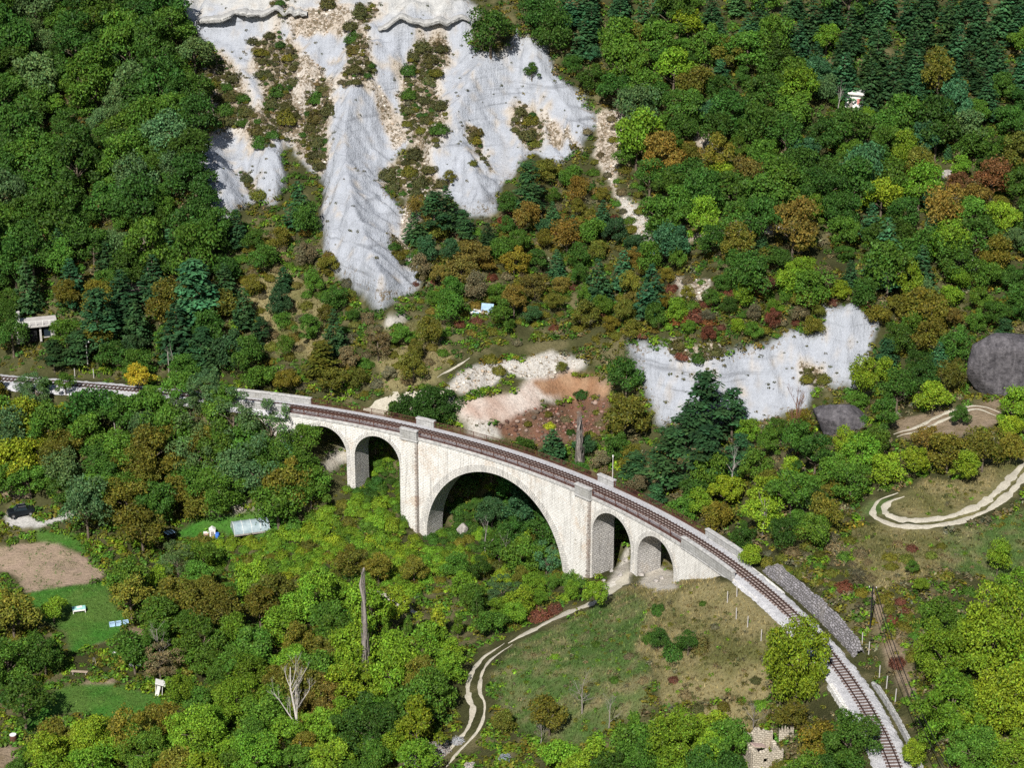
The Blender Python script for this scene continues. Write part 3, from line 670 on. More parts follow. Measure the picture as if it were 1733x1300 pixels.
for s0 in (56.9, 89.1):
    for sg in (-1, 1):
        tf = TN if sg < 0 else TF
        o = block('pilaster', s0, s0 + 2.75, *sorted((tf + sg * .30, tf - sg * .1)), BOT, -.5, M_PIL, t0b=(tf - .85 if sg < 0 else tf - .1), t1b=(tf + .1 if sg < 0 else tf + .85))
        # dark quoin stones along the corners
        for sc in (s0 - .02, s0 + 2.75 - .42 + .02):
            mb = MB()
            for k in range(int((-.6 - BOT) / .34)):
                z0 = -.6 - k * .34; q = 1 if k % 2 else .62; b_ = .30 + .55 * (-.5 - z0) / 23.5; w_ = .42 * q; a0 = sc if sc < s0 + 1 else sc + .42 - w_
                tt = tf + sg * (b_ + .025); V = [P(s, t, z) for s in (a0, a0 + w_) for t in (tf, tt) for z in (z0 - .33, z0)]
                mb.add(V, [(0, 1, 3, 2), (4, 6, 7, 5), (2, 3, 7, 6), (1, 5, 7, 3), (0, 2, 6, 4), (0, 4, 5, 1)], [(p_[0] + p_[1], p_[2]) for p_ in V])
            if sg < 0: o = mb.obj('quoins', M_QUOIN if sc > s0 + 1 else M_PIL); local(o, via)
        pb = block('refuge_parapet', s0 - .05, s0 + 2.85, *((tf - .5, tf + .05) if sg < 0 else (tf - .05, tf + .5)), -.5, .82, M_COPE_W)
        cp_ = block('coping', s0 - .13, s0 + 2.93, *((tf - .58, tf + .12) if sg < 0 else (tf - .12, tf + .58)), .822, 1.02, M_COPE, pb)
        sl = block('corbel', s0 - .12, s0 + 2.92, *((tf - .56, tf - .05) if sg < 0 else (tf + .05, tf + .56)), -.74, -.502, M_COPE)
for nm, s0, s1, tt in (('cornice', 37.9, 56.8, -1), ('cornice', 59.8, 89.0, -1), ('cornice', 92.0, 110.5, -1), ('cornice', 37.9, 56.8, 1), ('cornice', 59.8, 89.0, 1), ('cornice', 92.0, 110.5, 1)):
    block(nm, s0, s1, *((TN - .16, TN + .2) if tt < 0 else (TF - .2, TF + .16)), -.50, -.03, M_COPE, n_=int((s1 - s0) / .8))
for s0, s1, tt in ((110.6, 122.2, -1), (110.4, 118.2, 1), (26, 37.8, -1), (25.5, 39.4, 1)):
    pb = block('abutment_parapet', s0, s1, *((TN - .12, TN + .32) if tt < 0 else (TF - .1, TF + .36)), -.52, .78, M_COPE_W, n_=14)
    block('coping', s0 - .05, s1 + .05, *((TN - .2, TN + .4) if tt < 0 else (TF - .18, TF + .44)), .782, .98, M_COPE, pb, n_=14)
    if tt < 0: block('string_course', s0, s1, TN - .16, TN - .002, -.70, -.522, M_COPE, n_=14)
def railing(s0, s1, t):
    h = .92; bars = MB(); m = int((s1 - s0) / .13)
    for i in range(m):
        s = s0 + (i + .5) * (s1 - s0) / m; x, y, a, b = frame(s); bars.box(P(s, t, .44), (.03, .02, .80), math.atan2(b, a) - math.pi / 2)
        bars.box(P(s + .065, t, .16), (.03, .02, .28), math.atan2(b, a) - math.pi / 2)
    o = bars.obj('railing', M_RUST); local(o, via)
    for z, hh in ((h, .055), (.32, .04), (.03, .05)):
        q = sweep('rail_bar', s0, s1, rect(t - .03, t + .03, z - hh / 2, z + hh / 2), M_RUST); local(q, o)
    k = max(2, int(round((s1 - s0) / 2.3)))
    for i in range(k + 1):
        s = s0 + (s1 - s0) * i / k; x, y, a, b = frame(s); q = MB().box(P(s, t, .47), (.075, .075, .98), math.atan2(b, a)).obj('post', M_RUST); local(q, o)
for s0, s1 in ((37.9, 56.7), (59.9, 88.9), (92.1, 110.5)): railing(s0, s1, TN - .05)
for s0, s1 in ((39.5, 56.7), (59.9, 88.9), (92.1, 110.3)): railing(s0, s1, TF + .05)

# ------------------------------------------------------------------ stone walls beside the line
def rough_wall(name, label, s0, s1, face, mat, amp=.18, seed=3):
    """battered stone wall along the track; face: list of (t, z) across, first and last buried"""
    ss = np.arange(s0, s1, .22); V = []; UV = []; m0 = []
    for a, b in zip(face[:-1], face[1:]):
        k = max(1, int(math.hypot(b[0] - a[0], b[1] - a[1]) / .22)); m0 += [(a[0] + (b[0] - a[0]) * i / k, a[1] + (b[1] - a[1]) * i / k) for i in range(k)]
    m0.append(face[-1]); m = len(m0)
    for s in ss:
        e = min(1, (s - s0) / 1.6, (s1 - s) / 1.6); e = max(e, .25) * (1 + (amp - .1) * 1.6 * float(fbm(vn2, np.array(s * .35), np.array(4.0), 3)))
        for j, (t, z) in enumerate(m0):
            q = amp * (random.random() - .5); V.append(P(s + q, t + q, m0[0][1] + (z - m0[0][1]) * (.45 + .55 * e) + amp * .7 * (random.random() - .5))); UV.append((s, j * .22))
    Fs = [(i * m + j, i * m + j + 1, (i + 1) * m + j + 1, (i + 1) * m + j) for i in range(len(ss) - 1) for j in range(m - 1)]
    mb = MB(); mb.add(V, Fs, UV); o = mb.obj(name, mat); tag(o, label, 'wall'); return o
M_REV = masonry('pitched_stone', (.34, .325, .345), (.24, .23, .245), (.11, .105, .10), .34, .30, .05, (.28, .26, .24), .25)
rough_wall('retaining_wall', 'sloping rough grey stone retaining wall on the uphill side of the track', 121.8, 144.6, [(2.75, -.9), (2.85, .1), (3.4, 1.35), (3.85, 1.45), (4.2, .4)], M_REV, .24)
rough_wall('stone_kerb', 'low pale stone wall along the outer side of the lower track', 150.5, 176, [(2.5, -.6), (2.55, .32), (2.85, .36), (2.9, -.6)], M_COPE_W, .12)
rough_wall('retaining_wall', 'pale stone retaining wall below the track behind the bright round tree', 148.5, 158.5, [(-3.2, -7), (-2.6, -1), (-2.5, .12), (-2.0, .12), (-1.9, -.5)], M_WALL, .10)

# ------------------------------------------------------------------ foliage prototypes
def rand_unit(n):
    v = rng.normal(size=(n, 3)); return v / np.linalg.norm(v, axis=1)[:, None]
def leaf_quads(c, nrm, size, asp=.55):
    n = len(c); a = rand_unit(n); t = np.cross(nrm, a); t /= np.linalg.norm(t, axis=1)[:, None] + 1e-9; b = np.cross(nrm, t)
    s = np.asarray(size)[:, None] * np.ones((n, 1)); V = np.stack([c + t * s, c + b * s * asp, c - t * s, c - b * s * asp], 1).reshape(-1, 3)
    return V, np.arange(4 * n).reshape(n, 4)
def leaf_tone(n, grp=None):
    """natural leaf to leaf and spray to spray colour variation"""
    k = rng.normal(1, .24, n).clip(.5, 1.8); w = rng.normal(0, .07, n)
    if grp is not None: k = k * rng.normal(1, .16, grp.max() + 1).clip(.6, 1.5)[grp]; w = w + rng.normal(0, .08, grp.max() + 1)[grp]
    return np.stack([k * (1 + w), k, k * (1 - w * .5)], 1).clip(.2, 2)
def crown_pts(nl, per, flat=1.0, lob=(.34, .5), spread=.66, low=-.55, zc=1.25, dens=1.0):
    cs = []; ns = []; gs = []
    k = np.arange(nl) + .5; ph = np.arccos(1 - 2 * k / nl); th = math.pi * (1 + 5 ** .5) * k + rng.random() * 6
    D = np.stack([np.cos(th) * np.sin(ph), np.sin(th) * np.sin(ph), np.cos(ph)], 1); D += rng.normal(0, .24, D.shape)
    g = 0
    for d in D:
        if d[2] < low: continue
        lr = rng.uniform(*lob) * rng.choice([.7, .9, 1.0, 1.15]); ctr = d * spread * rng.uniform(.8, 1.12)
        m = int(per * dens); u = rand_unit(m); u[:, 2] = np.abs(u[:, 2]) * np.where(rng.random(m) < .78, 1, -1)
        rr = lr * np.where(rng.random(m) < .16, rng.uniform(1.0, 1.35, m), rng.uniform(.6, 1.05, m) ** .6)
        p = ctr + u * rr[:, None] * np.array([1, 1, .8]); keep = (np.linalg.norm(p, axis=1) > .42)
        p = p[keep]; u = u[keep]; sub = rng.integers(0, 5, len(p))
        cs.append(p); ns.append(u * .6 + rand_unit(len(p)) * .85 + np.array([0, 0, .3])); gs.append(g * 5 + sub); g += 1
    c = np.concatenate(cs); nn = np.concatenate(ns); nn /= np.linalg.norm(nn, axis=1)[:, None]; c = c * np.array([1, 1, flat]) + np.array([0, 0, zc])
    return c, nn, np.concatenate(gs)
def fproto(name, c, nn, g, size, asp=.6):
    V, Fq = leaf_quads(c, nn, size * rng.uniform(.65, 1.25, len(c)), asp)
    tone = leaf_tone(len(c), g); me = mesh_np(name, V, Fq, M_LEAF)
    a = me.attributes.new('v', 'FLOAT_COLOR', 'FACE'); a.data.foreach_set('color', np.c_[tone, np.ones(len(c))].astype(np.float32).ravel())
    me['n'] = len(c); PROTO[me.name] = (V, Fq, tone); return me
PROTO = {}
BROAD = [fproto('crown', *crown_pts(17, 360), .060) for _ in range(4)] + [fproto('crown', *crown_pts(24, 280, lob=(.26, .4), spread=.72), .056) for _ in range(3)] + [fproto('crown', *crown_pts(14, 400, 1.1, (.3, .48), .7), .06) for _ in range(2)]
FINE = [fproto('crown', *crown_pts(38, 420, lob=(.22, .36), spread=.72, low=-.92, zc=1.0), .038) for _ in range(3)]
AIRY = [fproto('crown', *crown_pts(30, 200, 1.05, (.2, .36), .78, -.8), .044, .5) for _ in range(3)]
COLU = [fproto('crown', *crown_pts(22, 110, 2.1, (.32, .46), .58, -.9, 2.2), .10) for _ in range(2)]
def fir_pts(levels=15, per=9, droop=.18, spread=.5):
    cs = []; ns = []; gs = []; g = 0
    for i in range(levels):
        z = .07 + .90 * i / (levels - 1); L = (1 - z) ** .62 * (1.0 if z > .12 else .85) + .03
        k = max(5, int(per * (.55 + .8 * (1 - z)))); a0 = rng.random() * 6
        for j in range(k):
            a = a0 + 2 * math.pi * j / k + rng.normal(0, .16); Lb = L * rng.uniform(.72, 1.1); m = max(5, int(20 * Lb))
            q = rng.uniform(.18, 1, m) ** .75; side = rng.normal(0, .10 * (.5 + Lb), m) * (1.15 - q * .7)
            d = np.array([math.cos(a), math.sin(a)]); e = np.array([-d[1], d[0]])
            xy = (q * Lb)[:, None] * d + side[:, None] * e
            zz = z + .035 * q - droop * .32 * (q * Lb) ** 2 + rng.normal(0, .009, m)
            cs.append(np.c_[xy, zz]); u = np.c_[np.tile(d * .35, (m, 1)) + rng.normal(0, .3, (m, 2)), np.full(m, 1.0)]; ns.append(u / np.linalg.norm(u, axis=1)[:, None]); gs.append(np.full(m, g)); g += 1
    return np.concatenate(cs), np.concatenate(ns), np.concatenate(gs)
def pine_pts(nl=26, per=80):
    cs = []; ns = []; gs = []
    for i in range(nl):
        z = .22 + .76 * (i / nl) ** .9; L = (1.03 - z) ** .6 * rng.uniform(.45, 1.0); a = rng.random() * 6.28; d = np.array([math.cos(a), math.sin(a)]) * L * .62
        m = int(per * (.5 + L * .7)); u = rand_unit(m); rr = rng.random(m) ** .4
        p = np.c_[d + u[:, :2] * rr[:, None] * (.24 + .24 * L), z + u[:, 2] * rr * .045 + .03 * (1 - rr)]
        cs.append(p); n_ = u * .5 + np.array([0, 0, 1.0]); ns.append(n_ / np.linalg.norm(n_, axis=1)[:, None]); gs.append(np.full(m, i))
    return np.concatenate(cs), np.concatenate(ns), np.concatenate(gs)
def conproto(c, n_, g, s):
    # leaf size is given for a crown of unit radius and unit height: stretch along the height happens with the instance
    V, Fq = leaf_quads(c, n_, s * rng.uniform(.6, 1.3, len(c)), .5)
    k = V.reshape(-1, 4, 3); mid = k.mean(1, keepdims=True); k[:, :, 2] = mid[:, :, 0 + 2] + (k[:, :, 2] - mid[:, :, 2]) * .35
    V = k.reshape(-1, 3); tone = leaf_tone(len(c), g); me = mesh_np('needles', V, Fq, M_LEAF)
    a = me.attributes.new('v', 'FLOAT_COLOR', 'FACE'); a.data.foreach_set('color', np.c_[tone, np.ones(len(c))].astype(np.float32).ravel()); PROTO[me.name] = (V, Fq, tone); return me
FIR = [conproto(*fir_pts(15 + i, 9), .115) for i in range(3)]
PINE = [conproto(*pine_pts(26 + 4 * i), .085) for i in range(3)]
def dome_pts(n_):
    u = rand_unit(n_); u[:, 2] = np.abs(u[:, 2]); lump = 1 + .28 * np.sin(u[:, 0] * 5 + rng.random() * 6) * np.cos(u[:, 1] * 5 + rng.random() * 6)
    c = u * (rng.uniform(.55, 1.0, n_) ** .6 * lump)[:, None] * np.array([1, 1, .95]); c[:, 2] += .02
    nn = u * .7 + rand_unit(n_) * .6 + np.array([0, 0, .3]); return c, nn / np.linalg.norm(nn, axis=1)[:, None], rng.integers(0, 24, n_)
SHRUB = [fproto('shrub', *dome_pts(1700), .08) for _ in range(6)]
TUFT = [dome_pts(46) for _ in range(6)]
def trunk_mesh(top, r, nl, spread, name='trunk'):
    mb = MB(); lean = np.array([random.uniform(-.05, .05), random.uniform(-.05, .05)])
    mb.tube([(0, 0, -.25), (0, 0, 0), (*(lean * top * .5), top * .5), (*(lean * top), top)], [r * 1.25, r, r * .75, r * .35], 7)
    for i in range(nl):
        a = 6.28 * i / nl + random.random(); z0 = top * random.uniform(.42, .8); L = spread * random.uniform(.6, 1)
        mb.tube([(0, 0, z0), (math.cos(a) * L * .5, math.sin(a) * L * .5, z0 + L * .45), (math.cos(a) * L, math.sin(a) * L, z0 + L * .75)], [r * .45, r * .3, r * .1], 5)
    return mb.mesh(name, M_BARK, True)
TR_B = [trunk_mesh(1.35, .065, 6, .7) for _ in range(3)]; TR_C = [trunk_mesh(.96, .05, 0, 0) for _ in range(2)]; TR_T = [trunk_mesh(3.0, .08, 4, .4)]

PAL0 = {'1': ((.031, .074, .011), 'dark green'), '2': ((.051, .108, .013), 'mid-green'), '3': ((.086, .160, .013), 'fresh green'), 'Y': ((.112, .168, .012), 'yellowish green'),
 'L': ((.19, .22, .015), 'lime yellow'), 'K': ((.34, .26, .022), 'golden yellow'), 'O': ((.088, .088, .013), 'olive'), 'A': ((.118, .092, .020), 'ochre'), 'R': ((.125, .062, .027), 'rust-brown'),
 'B': ((.056, .105, .040), 'grey-green'), 'D': ((.026, .066, .026), 'dark blue-green'), 'C': ((.034, .094, .042), 'blue-green'), 'N': ((.115, .098, .058), 'dry brown'), 'M': ((.10, .038, .026), 'maroon'), 'W': ((.26, .245, .28), 'pale flowering'), 'S': ((.060, .062, .022), 'dull olive')}
PAL = {k: (tuple(np.array(c) * (1.25 if k in 'CDKLRAMNW' else 1.38) * np.array([1, 1, .85])), n_) for k, (c, n_) in PAL0.items()}
LAND = [('left pilaster', 692, 800), ('right pilaster', 985, 900), ('wide arch', 840, 890), ('polytunnel', 422, 886), ('ploughed plot', 90, 960), ('golden tree by the track', 235, 640), ('dark parked car', 35, 862),
 ('long parapet', 1190, 940), ('far long parapet', 1222, 912), ('bright round tree', 1350, 1130), ('ruined hut', 1290, 1265), ('hillside hut', 1445, 165), ('dark cliff boulder', 1690, 610), ('half-buried boulder', 1420, 712), ('pale standing rock', 1577, 530),
 ('wreckage heap', 812, 522), ('blue tarpaulin', 1104, 427), ('red rubble slope', 940, 720), ('quarry floor', 850, 690), ('soil heap', 980, 650), ('tip of the long white ridge', 642, 520), ('long white ridge', 590, 300),
 ('white cliff head', 560, 40), ('cliff-top round tree', 830, 50), ('eastern white cliff edge', 960, 190), ('white scree chute', 1085, 370), ('low white cliff', 1250, 640), ('small white cliff', 1440, 575), ('terrace house', 65, 548), ('tall pole by the track', 150, 607),
 ('leaning white shed', 268, 1163), ('bare white tree', 500, 1200), ('grey dead column', 613, 1080), ('turquoise table', 130, 1032), ('blue bench row', 205, 1057), ('valley path bend', 805, 1180), ('bare tree on the meadow', 985, 1180), ('flowering bushes', 745, 1265),
 ('hill path bend', 1490, 870), ('dark wire pole', 1472, 1030), ('grey sloping wall', 1375, 1030), ('stone kerb', 1525, 1230), ('snag above the rubble', 980, 750), ('small white dead tree', 1235, 800), ('railing mast', 1030, 785),
 ('upper hill lane', 1600, 705), ('tall blue fir', 1500, 420), ('pair of firs', 1055, 470), ('far west abutment', 450, 690), ('oak wood corner', 60, 60), ('oak wood middle', 150, 200), ('oak wood foot', 200, 370), ('pine wood corner', 1660, 60), ('pine wood middle', 1450, 60), ('upper slope', 1200, 90), ('eastern slope', 1640, 330), ('thicket', 1280, 280), ('lower garden wood', 340, 1220), ('orchard wood', 420, 1060)]
LP = np.array([(a, b) for _, a, b in LAND], float)
VEG = []      # dict: kind px py r col asp fill
def add(kind, x, y, r, col, asp=1.0, fill=False): VEG.append(dict(kind=kind, x=x, y=y, r=r, col=col, asp=asp, fill=fill))
HAND = {
'b': """830,50,38,1 235,640,23,K 30,705,38,L 18,785,40,L 62,745,28,L 105,698,20,L 258,765,54,O 215,850,45,O 240,895,40,O 300,945,30,B 150,690,42,1 205,700,38,2 60,660,30,B
345,660,34,B 1058,700,40,O 1060,640,32,1 735,690,44,1 690,692,26,1 1350,1126,53,Y,1.5 325,200,38,1 322,250,40,1 330,300,38,1 345,345,32,1 335,150,34,1 20,568,30,1 112,560,28,2 42,655,16,B 76,652,14,2 1418,172,13,2 1470,192,14,3 1425,200,18,1 930,1212,32,O 850,1222,20,O 1115,1082,17,1 1165,1088,20,1 110,648,18,2 300,655,28,2 345,652,26,B 385,672,20,2 255,668,20,2 1600,1110,50,3,1.2 1675,1075,64,Y,1.35 1715,1010,40,3,1.2 1610,1200,56,3,1.2 1695,1190,60,Y,1.2 1650,1275,48,2 1725,1290,46,Y 1690,940,20,Y,1.5 1545,1275,24,Y
1440,1255,48,1 1385,1262,36,O 1205,1275,40,3 1150,1262,52,3 1075,1285,44,2 1340,1215,26,O 1010,1285,34,Y 625,1235,52,1 560,1285,38,Y 545,1185,44,A 400,1185,46,3 330,1245,52,3 250,1270,46,2 150,1250,44,Y 75,1280,36,Y 430,1290,46,3 500,1290,36,2
20,1040,42,O 15,1120,46,2 75,1110,34,2 40,1190,40,1 90,1030,22,Y 220,1012,36,O 300,1012,38,O 375,1035,42,O 440,1030,34,O 345,1085,38,2 270,1120,30,N 430,1100,40,2 480,1060,34,3 345,940,26,2
760,1105,24,3 845,930,28,2 880,940,34,2 925,945,24,B 905,990,20,3 800,1010,24,2 850,1000,26,B 640,960,26,O 700,960,24,O 590,950,28,O
1570,745,26,A 1605,760,36,O 1665,760,34,O 1720,690,34,3 1625,700,18,1 1580,670,30,Y 1520,660,34,1 1460,770,34,3 1500,790,30,Y 1440,810,36,2 1380,770,34,1 1290,870,32,Y 1230,830,30,Y 1340,830,40,2 1280,790,30,2 1560,990,14,Y 1545,960,12,2 1270,940,20,Y
1350,290,48,1 1290,330,42,1 1400,330,44,1 1240,190,36,1 1160,180,38,1 1140,120,36,3 1045,150,34,1 1100,300,30,1 1165,40,28,Y 1230,90,30,O 1290,160,36,1 1500,300,36,2 1680,300,32,R 1650,330,24,A 1620,310,20,R 1400,60,26,3 900,120,14,2 1150,350,34,2 1430,220,40,1 1330,230,36,1
330,770,46,B 395,715,44,B 460,735,44,B 440,800,48,B 488,785,44,2 515,740,26,2 370,830,46,2 470,850,40,2 525,825,36,2 320,700,34,B 528,820,28,2
950,620,10,O 800,430,30,A 870,440,24,O 960,400,28,A 1015,420,18,O 780,455,26,A 905,480,24,A 870,510,26,A 640,580,26,N 560,640,28,O 700,620,24,O 760,300,12,O 345,1000,26,O""",
'f': """45,480,26,D,2.0 205,500,32,D,1.6 300,560,38,D,1.4 400,385,20,D,1.8 505,345,26,D,1.7 565,560,24,D,1.8 480,470,17,D,1.3 260,470,30,D,1.5 120,475,26,D,1.7 230,545,28,D,1.6 412,520,24,D,1.6 180,440,24,D,1.6 350,610,22,D,1.5 100,420,24,D,1.6 285,420,24,C,1.6 380,480,24,D,1.7
942,445,17,C,1.6 1012,478,27,C,1.7 1055,455,22,C,1.7 1103,490,29,C,1.7 935,360,15,C,1.5 1020,365,19,C,1.6 970,380,13,C,1.5 825,400,18,D,1.5 990,62,26,C,1.4 1205,15,20,D,1.6 1375,32,28,D,1.6 1440,50,26,D,1.6 1485,85,26,D,1.6 1560,30,28,D,1.6 1605,50,28,D,1.6 1655,40,26,D,1.6 1690,110,28,D,1.6 1515,125,28,D,1.6 1550,118,24,C,1.6 1720,40,22,D,1.7 1605,255,9,C,1.6 1500,425,36,C,1.8 1560,455,26,D,1.8 1475,370,20,C,1.6 1640,110,24,D,1.6 1330,40,22,D,1.7 1290,20,20,D,1.7 1090,30,24,D,1.6 1050,20,22,D,1.5
1590,600,18,C,1.4 935,757,26,D,1.4 1540,15,24,D,1.6 1465,15,24,D,1.6 1620,150,22,D,1.5 1585,190,22,D,1.5 755,350,24,D,1.7 1440,460,16,D,1.5 1290,410,14,D,1.4 700,385,20,D,1.5""",
'p': """735,365,34,D,1.5 785,380,24,D,1.3 895,320,34,D,1.7 1195,690,50,D,1.5 1240,700,40,D,1.4 1130,775,46,D,1.4 1195,775,50,D,1.4 1075,800,34,D,1.3 1160,730,40,D,1.3 1250,770,34,D,1.3 1500,600,26,C,1.3 165,540,42,D,1.5 330,500,52,C,1.4 130,590,30,D,1.2 90,600,26,D,1.2 1700,560,22,C,1.2 545,610,34,O,1.2 1110,840,24,D,1.1 1220,120,20,C,1.3 1560,150,22,C,1.3 440,560,24,D,1.2 340,590,34,D,1.3""",
't': """740,1055,16,L 808,1025,12,1 272,580,12,2 775,1060,10,3 690,1060,9,2 655,1070,11,3 395,565,10,3 1700,940,12,Y""",
's': """285,945,20,B 745,1262,22,W 775,1252,12,W 700,1285,16,W 855,1282,12,W 795,1298,12,W 1115,1030,16,1 1140,1100,20,1,1.3 1185,1092,18,S,1.4 1098,1078,13,2,1.3 1268,1296,13,3,1.2 1318,1292,15,O,1.2 1065,1110,9,N 1090,1150,11,N 1140,1150,10,M 1160,1175,12,N 1240,1110,9,S 1280,1150,10,S 1210,1060,8,N 1010,1090,9,2 940,1110,9,3 1040,1150,10,2 1180,1200,14,S 1225,1195,12,O 1290,1190,14,3 485,975,14,L 915,1040,20,M 940,1030,16,M 1175,530,22,M 1200,540,16,R 1150,540,16,R 1620,760,14,1 830,605,14,O 845,625,14,O 1365,640,12,O 1395,640,14,O 1155,600,14,M 985,665,14,1 675,830,10,3 960,1010,14,Y 1520,1120,16,M 1545,1110,14,O 1530,1060,14,O 1505,1030,12,O 1430,990,16,M 1380,900,18,N 1415,925,18,N 1340,930,16,N 1535,1185,10,3 800,275,8,O 1640,1000,14,2 720,700,14,1 560,875,14,3 600,850,14,3 640,850,16,Y 1265,975,8,O 1190,1020,8,2 930,720,10,L 955,780,10,1 1560,1030,12,2"""}
for kd, tx in HAND.items():
    for e in tx.split():
        q = e.split(','); add(kd, float(q[0]), float(q[1]), float(q[2]), q[3], float(q[4]) if len(q) > 4 else 1.0)
BR_KEEP = [[(535,735),(590,745),(590,800),(545,800)], [(505,685),(640,700),(760,735),(900,785),(1000,820),(1143,890),(1250,955),(1250,985),(1140,992),(1060,990),(985,985),(960,975),(760,932),(680,885),(585,832)], [(1240,955),(1330,1025),(1440,1150),(1540,1310),(1490,1310),(1400,1150),(1310,1050),(1230,985)], [(1290,950),(1330,955),(1445,1085),(1440,1105)], [(-10,628),(90,634),(90,645),(-10,645)], [(140,640),(215,645),(215,655),(140,650)], [(385,655),(530,676),(530,690),(385,672)]]
SURF_KEEP = [W1, W2, W3, W4, QUARRY, RUB, FIELD, *LAWN, *ROAD, GREEN[0], DRY[1], DRY[0], GREEN[1], SOIL, DIRT[9]]
BR_KEEP += [[(1262,1240),(1335,1235),(1335,1300),(1262,1300)],[(256,1140),(284,1140),(284,1182),(256,1182)],[(8,1240),(38,1240),(38,1262),(8,1262)],[(30,520),(96,520),(96,575),(30,575)],[(1425,150),(1462,150),(1462,186),(1425,186)],[(275,893),(380,893),(380,918),(275,918)],[(385,865),(460,865),(460,908),(385,908)],[(180,1050),(226,1050),(226,1066),(180,1066)],[(10,850),(62,850),(62,880),(10,880)],[(795,508),(835,508),(835,538),(795,538)],[(1375,695),(1465,695),(1465,732),(1375,732)],[(1640,565),(1733,565),(1733,650),(1640,650)]]
def blocked(x, y, r, ry=None, tol=.3):
    a = np.linspace(0, 6.28, 9)[:8]; X = np.r_[x, x + np.cos(a) * r * .85, x + np.cos(a) * r * .45]; Y = np.r_[y, y + np.sin(a) * r, y + np.sin(a) * r * .5]
    for p in BR_KEEP:
        if inpoly(X, Y, p).sum() > 1: return True
    m = np.zeros(len(X), bool)
    for p in SURF_KEEP: m |= inpoly(X, Y, p)
    return m.mean() > tol
def fill(kind, poly, sp, r0, r1, pal, asp=1.0, keep=True, tol=.3, dyw=.62):
    p = np.array(poly); lo = p.min(0); hi = p.max(0); area = (hi - lo).prod(); placed = 0
    tries = int(area / (sp * sp * dyw) * 9)
    others = [(v['x'], v['y'], v['r']) for v in VEG if (v['kind'] == 's') == (kind == 's')]
    ox = np.array([o[0] for o in others] + [0.0] * tries); oy = np.array([o[1] for o in others] + [0.0] * tries); m = len(others)
    for _ in range(tries):
        x, y = rng.uniform(lo, hi)
        if not inpoly(np.array([x]), np.array([y]), poly)[0]: continue
        if m and (((ox[:m] - x) ** 2 + ((oy[:m] - y) / dyw) ** 2).min() < sp * sp): continue
        r = rng.uniform(r0, r1)
        if keep and blocked(x, y, r, tol=tol): continue
        c = pal[int(rng.integers(len(pal)))]
        # neighbouring trees of a stand tend to share a colour
        q = float(vn3(x * .018, y * .022)); c = pal[min(len(pal) - 1, int(((q * 1.6 - .3) % 1) * len(pal)))] if rng.random() < .5 else c
        add(kind, x, y, r, c, asp * rng.uniform(.82, 1.42), True); ox[m] = x; oy[m] = y; m += 1
fill('b', [(-30,-14),(290,-14),(322,60),(335,110),(342,170),(330,215),(312,262),(330,312),(345,350),(378,375),(395,400),(300,440),(0,450),(-30,450)], 38, 19, 43, '1111122221B')
fill('b', [(-30,440),(300,430),(400,400),(412,470),(425,560),(440,640),(300,645),(200,612),(0,592),(-30,592)], 40, 22, 32, '1112D1O')
fill('b', [(-20,655),(240,662),(390,690),(520,705),(560,760),(580,830),(540,850),(300,858),(120,868),(60,840),(-20,800)], 42, 26, 40, '12B22O')
fill('b', [(400,400),(530,370),(600,500),(650,560),(740,560),(760,640),(690,668),(620,668),(520,655),(440,640)], 44, 13, 24, 'OO2N1D')
fill('b', [(700,330),(760,370),(840,370),(900,270),(1000,300),(1040,350),(1100,420),(1140,470),(1130,540),(1010,540),(860,570),(740,520),(700,500)], 36, 13, 24, '2OOAON1D2')
fill('f', [(960,-14),(1750,-14),(1750,140),(1560,200),(1300,60),(960,40)], 44, 19, 28, 'DDCDC', 1.35)
fill('b', [(900,-14),(1750,-14),(1750,520),(1660,560),(1490,512),(1400,505),(1140,440),(1112,370),(1050,262),(1090,190),(1000,180),(950,90),(915,30)], 39, 15, 40, '112212123YOO1A12BC')
fill('b', [(1130,440),(1400,470),(1490,515),(1390,520),(1378,556),(1290,570),(1130,560),(1050,562),(1010,540)], 34, 12, 20, '2OM3O1N', tol=.2)
fill('b', [(1490,515),(1740,545),(1640,660),(1700,650),(1690,680),(1500,705),(1440,680),(1460,610)], 38, 19, 30, '1212YO')
fill('b', [(1260,730),(1380,700),(1480,740),(1520,800),(1440,850),(1400,895),(1330,925),(1262,925),(1180,850),(1110,830),(1160,800)], 40, 19, 31, '23YOYO1')
fill('b', [(1560,740),(1740,700),(1740,760),(1640,790),(1560,815),(1530,790)], 44, 18, 28, 'OY1O')
fill('b', [(185,985),(300,955),(560,1000),(700,1035),(800,1012),(880,1042),(815,1112),(788,1160),(790,1225),(735,1290),(650,1312),(0,1312),(60,1235),(250,1225),(300,1180),(232,1110),(200,1060)], 45, 22, 38, '23YO323')
fill('b', [(760,945),(800,905),(945,915),(975,985),(1040,992),(955,1032),(870,1068),(760,1012)], 32, 14, 24, '231YO2')
fill('b', [(960,1242),(1100,1215),(1290,1225),(1400,1250),(1480,1312),(930,1312)], 44, 24, 38, '23Y1')
fill('b', [(1545,1050),(1600,1005),(1745,985),(1745,1312),(1570,1312),(1552,1160)], 84, 30, 44, 'YY32')
fill('b', [(860,728),(1020,735),(1100,790),(1100,830),(980,800),(880,770)], 34, 14, 22, '1O2DN')
S_ = lambda poly, sp, pal, r0=6, r1=12, **k: fill('s', poly, sp, r0, r1, pal, keep=False, **k)
S_([(470,900),(580,842),(690,902),(752,940),(750,1000),(560,992),(420,965),(300,965),(330,915)], 17, 'Y33OY23Y', 9, 17)
S_([(725,905),(760,895),(960,880),(985,985),(900,990),(740,960)], 15, '2312YO', 9, 16)
S_([(590,780),(690,770),(690,895),(585,835)], 15, '3Y321', 7, 13)
S_([(758,850),(835,838),(900,850),(900,905),(790,925)], 12, '1121D', 8, 14)
